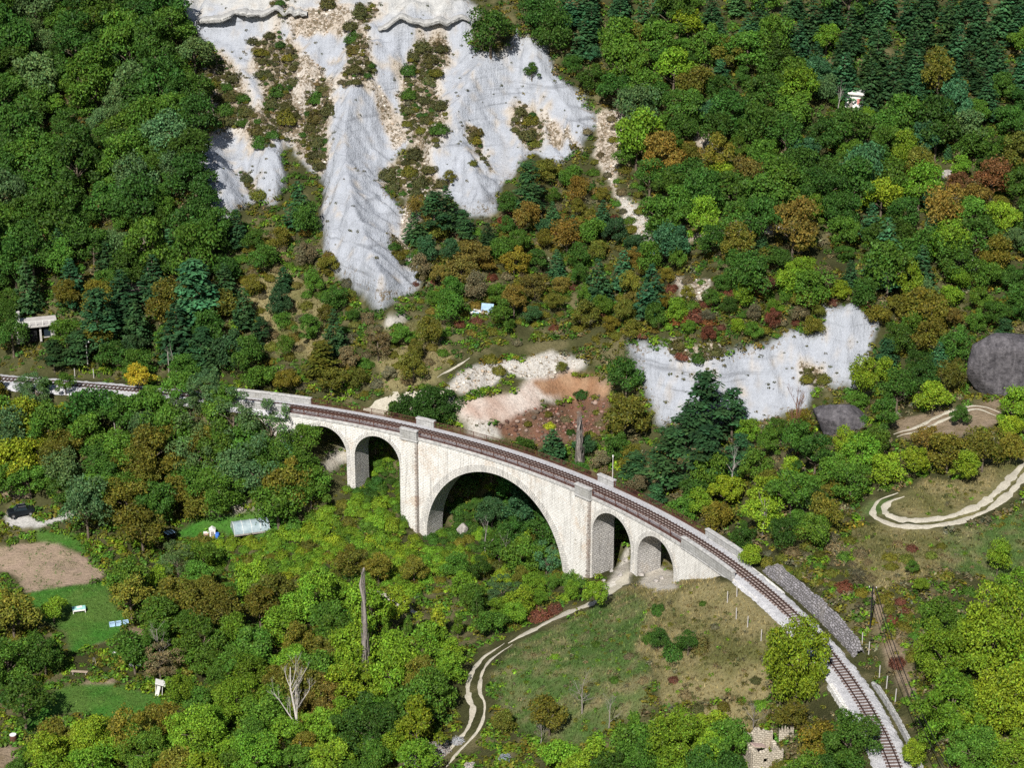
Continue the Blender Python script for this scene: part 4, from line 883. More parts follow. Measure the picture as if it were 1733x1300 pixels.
for b_ in BRUSH: S_(b_, 27, 'SO1SS', 9, 17); S_(b_, 10, 'SSNOS1', 3.2, 8)
S_([(400,400),(530,370),(600,500),(650,560),(745,560),(765,640),(690,668),(620,668),(520,655),(440,640)], 24, 'ON2ANO', 7, 14)
S_([(700,330),(760,370),(840,370),(900,270),(1000,300),(1040,350),(1100,420),(1140,470),(1130,555),(1010,575),(860,580),(740,560),(700,500)], 24, 'ON2AMO', 7, 13)
S_([(1260,940),(1330,925),(1440,900),(1480,960),(1470,1010),(1400,1000),(1310,955)], 20, 'NNO2', 7, 14)
S_([(1040,470),(1400,470),(1490,515),(1390,520),(1378,556),(1290,572),(1130,565),(1050,568),(1010,545)], 22, 'O2MN3', 7, 13)
S_([(985,190),(1090,195),(1050,260),(1110,370),(1140,440),(1040,420),(1000,300)], 22, 'NNO2', 6, 12)
S_([(1490,1000),(1560,1030),(1560,1110),(1515,1085)], 20, 'OM2N', 8, 14)
S_([(1500,915),(1600,920),(1590,960),(1500,975)], 26, 'MON', 8, 14)
S_([(0,980),(60,1060),(120,1130),(60,1180),(0,1200)], 30, '21O', 10, 16)
S_([(860,730),(1030,735),(1030,690),(920,700)], 30, 'N1O', 6, 11)

for s_, t_, h_, c_ in [(63,6,2.8,'1'),(66,7.5,3.0,'1'),(68,4.5,2.4,'D'),(70,7.5,3.0,'1'),(73,6,2.8,'D'),(76,8,2.9,'1'),(77,4.6,2.4,'1'),(80,7,2.9,'2'),(83,5.5,2.7,'1'),(85,8,2.7,'1'),(88,6,2.5,'2'),(72,3.6,2.0,'1'),(80,3.8,2.1,'1'),(48,5.5,2.2,'1'),(51,7,2.3,'1'),(54,6,2.4,'O'),(56.5,7.5,2.4,'2'),(42,6,1.9,'1'),(96,6.5,2.0,'1'),(99,8,2.0,'2'),(106,6,1.5,'1')]:
    q = P(s_, t_, 0); zz = float(sample(q[0], q[1])); a_, b_2, k_2 = proj(q[0], q[1], zz + 1.25 * h_); VEG.append(dict(kind='b', x=a_, y=b_2, r=h_ * k_2, col=c_, asp=1.0, fill=False, fix=(q[0], q[1], zz), rm=h_))
# place them on the ground
kinds = {'b': ('broadleaf_tree', 'broadleaf tree', 'tree'), 'f': ('fir_tree', 'fir', 'fir tree'), 'p': ('pine_tree', 'pine', 'pine tree'), 't': ('slender_tree', 'slender upright tree', 'tree'), 's': ('shrub', 'shrub', 'shrub')}
def locate(v):
    if 'fix' in v: v['p'] = np.array(v['fix']); return
    k = 11.5
    for _ in range(3):
        rm = v['r'] / k
        hc = {'b': 1.0 if v['r'] >= 44 else 1.25, 'f': v['asp'], 'p': v['asp'], 't': 2.2, 's': .45}[v['kind']] * rm * (v['asp'] if v['kind'] in 'bts' else 1.0)
        g = ground(v['x'], v['y'], hc); k = proj(g[0], g[1], g[2] + hc)[2]
    v['p'] = g; v['rm'] = v['r'] / k
ok = []
for v in VEG:
    locate(v); z, cl, br = zone_at(v['p'][0], v['p'][1])
    if v['fill']:
        if cl or (z in (2, 4, 5, 7, 8)): continue
        if z == 1 and not (v['kind'] == 's' and rng.random() < .5): continue
        s_, t_ = st(v['p'][0], v['p'][1])
        if abs(float(t_) - .2) < (4.0 if v['kind'] != 's' else 3.0) and v['p'][1] < 320 and not (v['kind'] == 's' and 41 < float(s_) < 108): continue
    ok.append(v)
VEG = ok
VEG.sort(key=lambda v: (v['fill'], -v['r']))
cnt = {}; rest = []; single = []
LIMIT = {'b': 296, 'f': 200, 'p': 200, 't': 50, 's': 270}
for v in VEG:
    c_ = cnt.get(v['kind'], 0)
    if c_ >= LIMIT[v['kind']] or v['r'] < 5.5: rest.append(v)
    else: cnt[v['kind']] = c_ + 1; single.append(v)
ORD = ['nearest', 'second', 'third', 'fourth', 'fifth', 'sixth', 'seventh', 'eighth', 'ninth', 'tenth', 'eleventh', 'twelfth']
byl = {}
for v in single:
    d = LP - np.array([v['x'], v['y']]); j = int(np.argmin((d ** 2).sum(1))); dx, dy = -d[j]
    v['d'] = math.hypot(dx, dy); ang = math.degrees(math.atan2(-dy, dx)) % 360
    v['dir'] = ['right of', 'uphill right of', 'uphill of', 'uphill left of', 'left of', 'downhill left of', 'downhill of', 'downhill right of'][int((ang + 22.5) // 45) % 8]
    if v['d'] < v['r'] * .6: v['dir'] = 'beside'
    rp = v['r']; sz = {'b': (20, 30, 42), 'f': (18, 26, 34), 'p': (26, 36, 46), 't': (10, 12, 16), 's': (9, 13, 18)}[v['kind']]
    v['sz'] = 'small' if rp < sz[0] else 'medium' if rp < sz[1] else 'large' if rp < sz[2] else 'very large'
    kw = kinds[v['kind']][1]
    v['key'] = (v['sz'], PAL[v['col']][1], kw, v['dir'], LAND[j][0]); byl.setdefault(v['key'], []).append(v)
for key, L_ in byl.items():
    L_.sort(key=lambda v: v['d'])
    for i, v in enumerate(L_):
        o_ = (ORD[min(i, 11)] + (' nearest ' if i else ' ')) if len(L_) > 1 else ''
        v['label'] = f"{o_}{key[0]} {key[1]} {key[2]} {key[3]} the {key[4]}"
        if len(v['label'].split()) > 16: v['label'] = v['label'].replace(' upright', '').replace(' nearest', '')
GRP = {'b': 'broadleaf trees of the valley and slopes', 'f': 'firs on the slopes', 'p': 'pines and cedars', 't': 'slender upright trees', 's': 'shrubs on the slopes'}
def tint(c):
    c = np.array(PAL[c][0]); k = float(np.clip(rng.normal(1.03, .16), .65, 1.5)); h = rng.normal(0, .075); return np.clip(c * k * np.array([1 + h, 1, 1 - h]), .004, .6)
for v in single:
    kd = v['kind']; nm, _, cat = kinds[kd]; rm = float(v['rm']); p = v['p']; col = (*tint(v['col']), 1)
    if kd == 's':
        o = link(nm, random.choice(SHRUB)); o.location = (p[0], p[1], p[2] - .05 * rm); o.scale = (rm, rm * random.uniform(.85, 1.1), rm * random.uniform(.75, 1.1) * v['asp']); o.rotation_euler = (0, 0, random.uniform(0, 6.28)); o.color = col
        tag(o, v['label'], cat, GRP[kd]); continue
    sc = (rm, rm, rm * v['asp']) if kd in 'bt' else (rm * 1.2, rm * 1.2, rm * 2 * v['asp'] * .95)
    e = thing(nm, v['label'], cat, tuple(p - np.array([0, 0, .1])), random.uniform(0, 6.28), GRP[kd]); e.scale = sc
    if kd == 'b':
        pr = AIRY if v['col'] in 'BN' and not v['fill'] else FINE if v['r'] >= 44 else BROAD
        cr = link('crown', random.choice(pr), e); tr = link('trunk', random.choice(TR_B), e)
    elif kd == 't': cr = link('crown', random.choice(COLU), e); tr = link('trunk', TR_T[0], e)
    else: cr = link('crown', random.choice(FIR if kd == 'f' else PINE), e); tr = link('trunk', random.choice(TR_C), e)
    cr.color = col
# the rest of the woods and scrub, merged
def merge(name, items):
    Vs = []; Fs = []; Cs = []; b = 0
    for me, p, sc, rz, col in items:
        V, Fq, tn = PROTO[me.name] if hasattr(me, 'name') else me
        c, s = math.cos(rz), math.sin(rz); W_ = V * np.array(sc); W_ = np.c_[W_[:, 0] * c - W_[:, 1] * s, W_[:, 0] * s + W_[:, 1] * c, W_[:, 2]] + p
        Vs.append(W_); Fs.append(Fq + b); b += len(V); Cs.append(tn * col)
    o = link(name, mesh_np(name, np.concatenate(Vs), np.concatenate(Fs), M_COVER, fcol=np.concatenate(Cs).clip(.002, .9)), kind='stuff'); return o
wood = [v for v in rest if v['kind'] in 'bfpt']; sc_ = [v for v in rest if v['kind'] == 's']
if wood: merge('woods', [(random.choice(BROAD if v['kind'] == 'b' else FIR), v['p'] - np.array([0, 0, .1]), (v['rm'], v['rm'], v['rm'] * (v['asp'] if v['kind'] == 'b' else 2 * v['asp'])), random.uniform(0, 6.28), tint(v['col'])) for v in wood])
TP = []
for c, nn, g in TUFT:
    V, Fq = leaf_quads(c, nn, .30 * rng.uniform(.6, 1.2, len(c))); TP.append((V, Fq, leaf_tone(len(c), g)))
items = [(random.choice(SHRUB), v['p'], (v['rm'], v['rm'], v['rm'] * .9), random.uniform(0, 6.28), tint(v['col'])) for v in sc_]
def ground_many(px, py):
    D = np.stack([(px - 866.5) / F, CP - (py - 650) / F * SP, -SP - (py - 650) / F * CP], 1); D /= np.hypot(D[:, 0], D[:, 1])[:, None]
    lo = np.full(len(px), 150.0); hit_ = np.zeros(len(px), bool); tq = lo.copy()
    for t in np.arange(150, 420, 1.0):
        a = ~hit_
        if not a.any(): break
        z = HC + D[a, 2] * t; g_ = sample(D[a, 0] * t, D[a, 1] * t); h_ = z < g_; idx_ = np.where(a)[0][h_]; hit_[idx_] = True; tq[idx_] = t
    lo = tq - 1; hi = tq
    for _ in range(6):
        md = (lo + hi) / 2; below = HC + D[:, 2] * md < sample(D[:, 0] * md, D[:, 1] * md); hi = np.where(below, md, hi); lo = np.where(below, lo, md)
    return np.stack([D[:, 0] * hi, D[:, 1] * hi, sample(D[:, 0] * hi, D[:, 1] * hi)], 1)
ux = rng.uniform(-20, 1753, 30000); uy = rng.uniform(-20, 1330, 30000); UG = ground_many(ux, uy)
for x, y, g in zip(ux, uy, UG):
    z, cl, br = zone_at(g[0], g[1])
    if cl: continue
    q = float(vn1(g[0] * .09, g[1] * .09)); u = rng.random()
    if z == 0: pr = .95
    elif z == 6: pr = .3 if q < .55 else .6
    elif z == 1: pr = .05 if brs_at(g) < .1 else .30
    elif z in (3,): pr = .12
    elif z in (7,): pr = .06
    else: pr = 0
    if u > pr: continue
    s_, t_ = st(g[0], g[1])
    if abs(float(t_) - .2) < 2.9 and g[1] < 320 and not 40 < float(s_) < 117: continue
    rm = rng.uniform(.3, 1.0) if z == 0 else rng.uniform(.15, .45)
    if abs(float(t_)) < 5: rm *= .5
    pal = ('SNONS3' if g[0] > 12 else 'N3O2S') if z == 6 else 'ON2OA1' if (y < 620 and q > .42) else '122O3' if y < 620 else '23OY2O' if x < 1050 else 'O2NO3N'
    if z == 1 or br: pal = 'SNS'; rm = min(rm, .6)
    items.append((TP[int(rng.integers(6))], g, (rm, rm, rm * rng.uniform(.5, 1.0)), random.uniform(0, 6.28), tint(pal[int(rng.integers(len(pal)))])))
merge('undergrowth', items)
# rough grass of the meadows
gi = []
jj, ii = np.where(((ZN == 6) | (ZN == 5) | ((ZN == 4) & (n1 > .25))) & ~clearW & (PX > -40) & (PX < 1780) & (PY > 0) & (PY < 1340)); sel = rng.choice(len(jj), min(24000, len(jj)), replace=False)
gv = []; gf = []; gc = []
for k in sel:
    j, i = jj[k], ii[k]; x = XX[j, i] + rng.uniform(-.22, .22); y = YY[j, i] + rng.uniform(-.22, .22); z = float(sample(x, y)); zk = ZN[j, i]; c0 = (C[j, i] if zk != 4 else np.array([.06, .12, .03])) * rng.uniform(.65, 1.6) * np.array([1.05, 1.0, .9]); hk = 1.0 if zk == 6 else .5
    for _ in range(3):
        a = rng.random() * 6.28; h = rng.uniform(.12, .45) * hk; w = rng.uniform(.05, .14); ox, oy = rng.uniform(-.25, .25, 2); lx, ly = rng.normal(0, .12, 2); b = len(gv)
        gv += [(x + ox - w * math.cos(a), y + oy - w * math.sin(a), z - .03), (x + ox + w * math.cos(a), y + oy + w * math.sin(a), z - .03), (x + ox + lx, y + oy + ly, z + h)]; gf.append((b, b + 1, b + 2)); gc.append(c0)
link('rough_grass', mesh_np('rough_grass', gv, gf, M_COVER, fcol=np.array(gc).clip(.005, .6)), kind='stuff')
# loose stones
def rock_pts(seed, n_=2):
    import bmesh
    bm = bmesh.new(); bmesh.ops.create_icosphere(bm, subdivisions=n_, radius=1); r = random.Random(seed)
    for v in bm.verts: v.co *= r.uniform(.72, 1.15)
    V = np.array([v.co[:] for v in bm.verts]); Fq = np.array([[v.index for v in f.verts] for f in bm.faces]); bm.free(); return V, Fq
RP = [rock_pts(i, 1) for i in range(5)]
def stone_mat():
    m, nt, b = new_mat('loose_stone'); a = N(nt, 'ShaderNodeAttribute', attribute_name='Col'); f = noise(nt, 4, 4); c = mix(nt, .5, a.outputs['Color'], ramp(nt, f, [(.3, .5), (.7, 1.3)]), 'MULTIPLY')
    nt.links.new(c, b.inputs['Base Color']); bump(nt, b, f, .05); return m
M_STONE = stone_mat()
def stones(name, mask, n_, r0, r1, cols):
    jj, ii = np.where(mask & (PX > -30) & (PX < 1760) & (PY > -20) & (PY < 1320)); Vs = []; Fs = []; Cs = []; b = 0
    if not len(jj): return
    for k in rng.choice(len(jj), min(n_, len(jj)), replace=False):
        x = XX[jj[k], ii[k]] + rng.uniform(-.2, .2); y = YY[jj[k], ii[k]] + rng.uniform(-.2, .2); r = r0 + (r1 - r0) * rng.random() ** 3; V, Fq = RP[int(rng.integers(5))]; a = rng.random() * 6.28; c, s = math.cos(a), math.sin(a)
        W_ = V * r * np.array([1, rng.uniform(.6, 1), rng.uniform(.5, .9)]); W_ = np.c_[W_[:, 0] * c - W_[:, 1] * s, W_[:, 0] * s + W_[:, 1] * c, W_[:, 2]] + np.array([x, y, float(sample(x, y)) + r * .15])
        Vs.append(W_); Fs.append(Fq + b); b += len(V); Cs.append(np.tile(np.array(cols[int(rng.integers(len(cols)))]) * rng.uniform(.7, 1.3), (len(Fq), 1)))
    link(name, mesh_np(name, np.concatenate(Vs), np.concatenate(Fs), M_STONE, fcol=np.concatenate(Cs).clip(.01, .85)), kind='stuff')
stones('rubble', zone([RUB], 7) & ~clearW, 3200, .07, .5, [(.19, .085, .06), (.15, .085, .06), (.20, .12, .095), (.09, .05, .038), (.26, .19, .155), (.13, .10, .075)])
stones('scree_stones', (zone(SCREE + [W2, W4], 10) | (mB & (n1 > 0))) & ~clearW, 2200, .08, .40, [(.52, .48, .42), (.42, .37, .30), (.34, .27, .20)])

# ------------------------------------------------------------------ materials for small things
M_WHITE = plain('white_paint', (.72, .71, .68), .7, var=.15, sc=3)
M_BLUE = plain('blue_plastic', (.05, .16, .55), .5, var=.15)
M_SKYB = plain('light_blue_sheet', (.38, .55, .74), .6, var=.25, sc=2)
M_TURQ = plain('turquoise_paint', (.30, .58, .55), .7, var=.35, sc=3)
M_BLACK = plain('black_rubber', (.018, .018, .02), .7)
M_OPEN_SHADE = plain('painted_opening_shade', (.012, .012, .013), .9)
M_WOODG = plain('grey_wood', (.26, .235, .21), .9, var=.35, sc=5)
M_WOODW = plain('weathered_planks', (.34, .27, .20), .9, var=.3, sc=5)
M_PINK = plain('pink_box', (.52, .33, .28), .8)
M_REDP = plain('faded_red_paint', (.55, .22, .20), .8, var=.3)
M_CONC = plain('concrete', (.42, .40, .38), .9, var=.2, sc=2, bmp=.02)
M_CAR = plain('dark_car_paint', (.012, .016, .022), .25, .3, .1, spec=.5)
M_GLASS = plain('dark_glass', (.02, .03, .04), .08, 0, .1, spec=.6)
M_TYRE = plain('tyre', (.02, .02, .02), .85); M_RIM = plain('wheel_rim', (.4, .4, .42), .4, .7)
M_RUIN = masonry('ruin_stone', (.60, .54, .44), (.46, .41, .33), (.30, .26, .20), .42, .24, .03, (.42, .34, .25), .14)
M_ROCKD = None
def rock_mat(name, c1, c2, sc=1.2):
    m, nt, b = new_mat(name); f = noise(nt, sc, 7, .7); mp = N(nt, 'ShaderNodeMapping'); mp.inputs['Scale'].default_value = (2, 2, .25); g = N(nt, 'ShaderNodeTexCoord'); nt.links.new(g.outputs['Object'], mp.inputs[0]); f2 = noise(nt, 1.2, 5, .7, mp.outputs[0])
    c = ramp(nt, f, [(.3, c1), (.72, c2)]); c = mix(nt, .7, c, ramp(nt, f2, [(.3, .45), (.65, 1.25)]), 'MULTIPLY'); nt.links.new(c, b.inputs['Base Color']); bump(nt, b, f, .35); return m
M_ROCKD = rock_mat('dark_rock', (.035, .033, .038), (.17, .16, .17)); M_ROCKP = rock_mat('pale_rock', (.26, .24, .22), (.46, .43, .40)); M_ROCKM = rock_mat('ledge_rock', (.33, .33, .325), (.47, .465, .445), .8)
def up(p, dz): return (float(p[0]), float(p[1]), float(p[2]) + dz)
def facing(p): return math.atan2(p[0], p[1]) * -1      # local -y looks back along the valley
# boulders
def boulder(px, py, w, d, h, mat, label, seed, rz=0, sink=.25, nm='boulder', tilt=0):
    g = ground(px, py); V, Fq = rock_pts(seed, 4); n_ = fbm(vn1, V[:, 0] * 1.6 + seed + V[:, 2], V[:, 1] * 1.6 + V[:, 2] * 1.3, 4); V = V / np.linalg.norm(V, axis=1)[:, None] * (1 + .22 * n_ + .05 * fbm(vn2, V[:, 0] * 7 + V[:, 2] * 3, V[:, 1] * 7, 3))[:, None]
    r_ = np.random.default_rng(seed)
    for nn_ in r_.normal(size=(16, 3)):
        nn_ = nn_ / np.linalg.norm(nn_); dd_ = r_.uniform(.62, .88); V = V - np.maximum(V @ nn_ - dd_, 0)[:, None] * nn_ * .92
    V = V * (1 + .03 * fbm(vn3, V[:, 0] * 5 + V[:, 1], V[:, 2] * 5, 3))[:, None] * 1.12; V = V * np.array([w / 2, d / 2, h / 2]); ct, s_t = math.cos(tilt), math.sin(tilt); V = np.c_[V[:, 0] * ct + V[:, 2] * s_t, V[:, 1], -V[:, 0] * s_t + V[:, 2] * ct]; c, s = math.cos(rz), math.sin(rz); V = np.c_[V[:, 0] * c - V[:, 1] * s, V[:, 0] * s + V[:, 1] * c, V[:, 2] + h * (.5 - sink)]
    o = link(nm, mesh_np(nm, V, Fq, mat, True)); o.location = up(g, 0); return tag(o, label, 'boulder')
boulder(1705, 655, 13, 7, 10.5, M_ROCKD, 'huge dark grey streaked boulder at the edge of the eastern woods', 11, .2, .22, tilt=-.28)
boulder(1424, 728, 9.0, 5, 4.6, M_ROCKD, 'long dark boulder half buried behind a brown dead tree', 12, -.1, .25)
boulder(1577, 545, 2.4, 1.8, 3.6, M_ROCKP, 'pale upright rock standing among eastern trees', 13, .1)
boulder(1632, 452, 4.4, 2.4, 3.2, M_ROCKP, 'slanting pinkish rock slab showing in the eastern slope', 14, -.5, tilt=.5)
boulder(1368, 95, 1.2, 1.0, 1.6, M_ROCKP, 'small pale rock under conifers on the upper slope', 15)
boulder(1605, 300, 2.2, 1.5, 1.8, M_ROCKP, 'pale round rock beside rust-brown trees', 16)
boulder(783, 905, 1.6, 1.4, 2.6, M_ROCKP, 'pale rock standing inside the wide arch', 17)
for i, (bx0, bx1, lb) in enumerate([(332, 400, 'overhanging marl ledge with dark gaps beside the oak wood'), (396, 520, 'middle marl ledge across the cliff head'), (640, 795, 'overhanging marl ledge on the uphill side of the round cliff-top tree')]):
    r = random.Random(60 + i); xs = np.linspace(ground(bx0, 50)[0], ground(bx1, 52)[0], 60); V = []; m = 9
    for k, x in enumerate(xs):
        yb = float(np.interp(x, bp[bord, 0], bp[bord, 1])) + float(fbm(vn3, np.array(x * .13), np.array(0.0), 3)) * .22; e = min(1, k / 6, (len(xs) - 1 - k) / 6); q = (max(0.0, float(vn1(x * .17, 3.0 + i)) - .42) * 4.2 + .12 * float(vn2(x * 1.1, 4.0))) * e
        zt = float(sample(x, yb + 1.6)); th_ = (.45 + .4 * float(vn2(x * .6, 8.0))) * (.35 + .65 * e)
        for dy, dz in ((3.2, -.5), (2.2, .12), (1.0, .22), (-q * .6, .12), (-q, -.12), (-q * .85, -.35 * th_), (-q * .95, -.6 * th_), (-q * .7, -th_), (1.2, -th_ - .1)): V.append((x, yb + dy + r.gauss(0, .04), zt + dz + r.gauss(0, .035)))
    o = link('rock_ledge', mesh_np('rock_ledge', V, [(a * m + b, a * m + b + 1, (a + 1) * m + b + 1, (a + 1) * m + b) for a in range(len(xs) - 1) for b in range(m - 1)], M_ROCKM)); tag(o, lb, 'rock ledge')
for i, (px, py) in enumerate([(1070, 965), (1050, 975), (1035, 968), (1060, 950), (1022, 985), (1085, 975), (1006, 1002), (1110, 985), (1120, 980)]):
    tag(boulder(px, py, random.uniform(.5, 1.1), .7, random.uniform(.4, .7), M_ROCKP, '', 40 + i), ['flat pale block', 'rounded white block', 'small white block', 'tilted pale block', 'weathered pale block', 'squarish white block', 'lone white block', 'low pale block', 'pointed white block'][i] + ' lying by the path ' + ('under the third arch' if i < 4 else 'in front of the right pilaster' if i < 7 else 'under the last arch'), 'stone block', 'fallen blocks under the arches')

# bare and dead trees
def bare(px, py, h, seed, mat, label, spread=.5, lean=0.0, nm='bare_tree', col_=None, dens=5, r0=None, lv=4):
    g = ground(px, py); r = random.Random(seed); mb = MB()
    def br(p, d, L, rad, lvl):
        n_ = 4; q = [np.array(p)]; dd = np.array(d, float)
        for i in range(n_):
            dd = dd + np.array([r.gauss(0, .10), r.gauss(0, .10), .03]); dd /= np.linalg.norm(dd); q.append(q[-1] + dd * L / n_)
        mb.tube(q, [rad * (1 - .72 * i / n_) for i in range(n_ + 1)], 6 if lvl < 2 else 4, False)
        if lvl >= lv: return
        for i in range(dens + (3 if lvl == 0 else 0)):
            f_ = r.uniform(.3 if lvl else .22, .98); k = min(n_ - 1, int(f_ * n_)); b = q[k] + (q[k + 1] - q[k]) * (f_ * n_ - k); a = r.uniform(0, 6.28); s_ = spread * r.uniform(.6, 1.3)
            nd = dd * (1 - s_ * .6) + np.array([math.cos(a), math.sin(a), .25]) * s_; nd /= np.linalg.norm(nd); br(b, nd, L * r.uniform(.3, .55) * (1.15 - f_ * .45), rad * (1 - .72 * f_) * .55, lvl + 1)
    br((0, 0, -.2), (lean, 0, 1), h, r0 or h * .022, 0)
    o = mb.obj(nm, mat, None, True); o.location = up(g, 0); tag(o, label, 'dead tree'); return o
M_DEADB = plain('brown_dead_twigs', (.17, .085, .055), .9, var=.35, sc=4); M_DEADG = plain('grey_dead_wood', (.23, .205, .185), .9, var=.35, sc=5, bmp=.03)
bare(508, 1265, 10.5, 3, M_DEAD, 'tall bleached leafless tree standing among the lower green trees', .42, -.08, dens=6)
bare(985, 1208, 4.6, 4, M_DEADG, 'leafless grey tree alone on the green meadow', .75, 0, dens=6)
bare(1276, 1240, 4.6, 5, M_DEADG, 'leafless spreading tree above the ruined hut', .7, 0, dens=5)
bare(1237, 832, 6.0, 6, M_DEAD, 'small white dead tree beside the dark pines', .45, 0, dens=4)
bare(1350, 770, 8.6, 7, M_DEADB, 'reddish brown dead tree in front of the half-buried boulder', .30, 0, dens=8)
bare(1416, 208, 6.0, 8, M_DEADG, 'thin bare trunk beside the hillside hut', .3, 0, dens=3, lv=2)
bare(822, 940, 5.4, 9, M_DEADG, 'thin leafless tree inside the wide arch', .5, 0, dens=4, lv=3)
bare(857, 965, 5.0, 10, M_DEADG, 'bare twiggy tree under the middle of the wide arch', .5, .1, dens=4, lv=3)
bare(1290, 915, 6.0, 11, M_DEADG, 'leaning grey bare trunk behind the far long parapet', .3, .12, dens=3, lv=2)
bare(275, 1120, 5.0, 12, M_DEADG, 'greyish twiggy fruit tree above the leaning white shed', .7, 0, dens=6)
bare(1030, 1235, 4.2, 13, M_DEADG, 'dark twisted fruit tree at the lower edge of the meadow', .7, .1, dens=6)
bare(915, 1260, 3.6, 14, M_DEADG, 'small half-bare fruit tree near the valley path', .7, 0, dens=5)
bare(300, 640, 5.0, 16, M_DEADG, 'thin grey bare tree behind the golden tree', .4, 0, dens=4, lv=3)
def column(px, py, h, w, label, seed):
    g = ground(px, py); r = random.Random(seed); mb = MB()
    q = [np.array([r.gauss(0, .04) * i, r.gauss(0, .04) * i, h * i / 8 - .2]) for i in range(9)]; mb.tube(q, [w * .30 * (1 - .8 * i / 8) + .03 for i in range(9)], 7)
    for i in range(150):
        z = h * r.uniform(.05, .9); a = r.uniform(0, 6.28); L = r.uniform(.6, 1.7); ww = w * (1 - .75 * z / h) * r.uniform(.3, .5)
        p = np.array([math.cos(a) * .1, math.sin(a) * .1, z]); e = np.array([math.cos(a) * ww, math.sin(a) * ww, z + L * .55]); mb.tube([p, e, e + np.array([math.cos(a) * .04, math.sin(a) * .04, L])], [.045, .04, .012], 4, False)
    o = mb.obj('dead_poplar', M_DEADG, None, True); o.location = up(g, 0); tag(o, label, 'dead tree')
column(620, 1165, 17.0, 1.3, 'tall narrow grey dead poplar rising from the lower wood', 1)
column(980, 800, 9.0, 1.7, 'broken pale grey dead trunk in front of the red rubble', 2)

# poles, posts and cables
def pole(px, py, h, mat, label, arm=True, lean=0.0, r=.09):
    g = ground(px, py); t = thing('utility_pole', label, 'utility pole', up(g, 0), facing(g)); MB().tube([(0, 0, -.4), (lean * h, 0, h)], [r, r * .75], 8).obj('shaft', mat, t)
    if arm:
        MB().box((lean * h, 0, h - .25), (1.0, .08, .08)).obj('crossarm', mat, t)
        for x in (-.4, .4): MB().tube([(lean * h + x, 0, h - .2), (lean * h + x, 0, h - .02)], [.04, .03], 6).obj('insulator', M_WHITE, t)
    return g
pole(149, 624, 4.6, M_CONC, 'pale concrete pole with a crossarm behind the track', True)
pole(196, 735, 6.0, M_WOODG, 'leaning grey wooden pole among trees below the track', True, -.06)
pole(287, 645, 4.8, M_WOODG, 'dark slim wooden pole behind the golden tree', False)
g = P(91.6, 2.35, 0.0); tt = thing('utility_pole', 'thin pale mast standing on the viaduct by the far refuge parapet', 'utility pole', tuple(g)); MB().tube([(0, 0, 0), (0, 0, 4.6)], [.07, .05], 8).obj('shaft', M_CONC, tt); MB().tube([(0, 0, 4.3), (0, 0, 4.6)], [.09, .09], 8).obj('cap', M_WHITE, tt)
gp = pole(1472, 1068, 5.8, M_BLACK, 'dark wooden pole carrying thick black cables on the slope', True, 0, .10)
top = np.array([gp[0], gp[1], gp[2] + 5.6])
def cable(a, b, sag, label, r=.05):
    q = [np.array(a) * (1 - t) + np.array(b) * t - np.array([0, 0, sag * 4 * t * (1 - t)]) for t in np.linspace(0, 1, 24)]
    tag(MB().tube(q, r, 5).obj('power_cable', M_BLACK), label, 'cable')
e1 = np.array([*unz(1640, 1345, 9.0), 9.0]); cable(top + np.array([.35, 0, 0]), e1, 2.4, 'thick black cable sagging from the dark pole towards the large green trees'); cable(top + np.array([-.35, 0, 0]), e1 + np.array([-.7, 0, -.2]), 2.2, 'second black cable sagging beside the thicker one from the dark pole', .035)
e2 = np.array([*ground(1310, 880)[:2], 9.0]); cable(top + np.array([-.3, 0, 0]), e2, 1.4, 'thin wire running from the dark pole back towards the bushes', .022); cable(top + np.array([.3, 0, 0]), e2 + np.array([1.2, 0, 0]), 1.2, 'second thin wire running back from the dark pole', .022)
def post(px, py, h, label, grp): 
    g = ground(px, py); o = MB().tube([(0, 0, -.2), (random.uniform(-.05, .05), 0, h)], [.07, .06], 6).obj('fence_post', M_CONC); o.location = up(g, 0); tag(o, label, 'fence post', grp)
for i, (px, py) in enumerate([(1247, 1010), (1231, 1020), (1246, 1048), (1265, 1062), (1288, 1085)]): post(px, py, 1.5, ['thin pale post just below the long parapet', 'short pale post below the parapet end', 'pale post on the bank, third below the parapet', 'pale post on the bank, fourth below the parapet', 'lowest pale post on the bank near the bright round tree'][i], 'posts on the mound')
for i, (px, py) in enumerate([(1459, 1092), (1470, 1108), (1488, 1148), (1500, 1166), (1515, 1188), (127, 640), (159, 640)]): post(px, py, 1.6, ['topmost concrete post beside the end of the grey sloping wall', 'second concrete post below the grey sloping wall end', 'third concrete post beside the bare reddish path', 'fourth concrete post beside the bare reddish path', 'lowest concrete post by the bright green patch', 'thin post left of the concrete pole behind the track', 'thin post right of the concrete pole behind the track'][i], 'posts along the track')

# ------------------------------------------------------------------ garden things and buildings
def at(px, py): return ground(px, py)
# polytunnel
g = at(424, 897); t = thing('polytunnel', 'pale bluish plastic polytunnel in the valley garden', 'polytunnel', up(g, 0), facing(g) + .16)
M_POLY, nt_, b_ = new_mat('polythene'); b_.inputs['Base Color'].default_value = (.50, .60, .64, 1); b_.inputs['Roughness'].default_value = .35; b_.inputs['Specular IOR Level'].default_value = .5
f_ = noise(nt_, 1.4, 4); nt_.links.new(ramp(nt_, f_, [(.3, (.20, .27, .30)), (.7, (.36, .43, .45))]), b_.inputs['Base Color'])
L_, R_ = 5.2, 1.55; mb = MB(); V = []; nu = 14; nv = 17
for i in range(nu):
    for j in range(nv):
        a = math.pi * j / (nv - 1); rr = R_ * (1 + .012 * math.cos(i / (nu - 1) * 8 * math.pi)); V.append((-L_ / 2 + L_ * i / (nu - 1), math.cos(a) * rr, math.sin(a) * rr * 1.0))
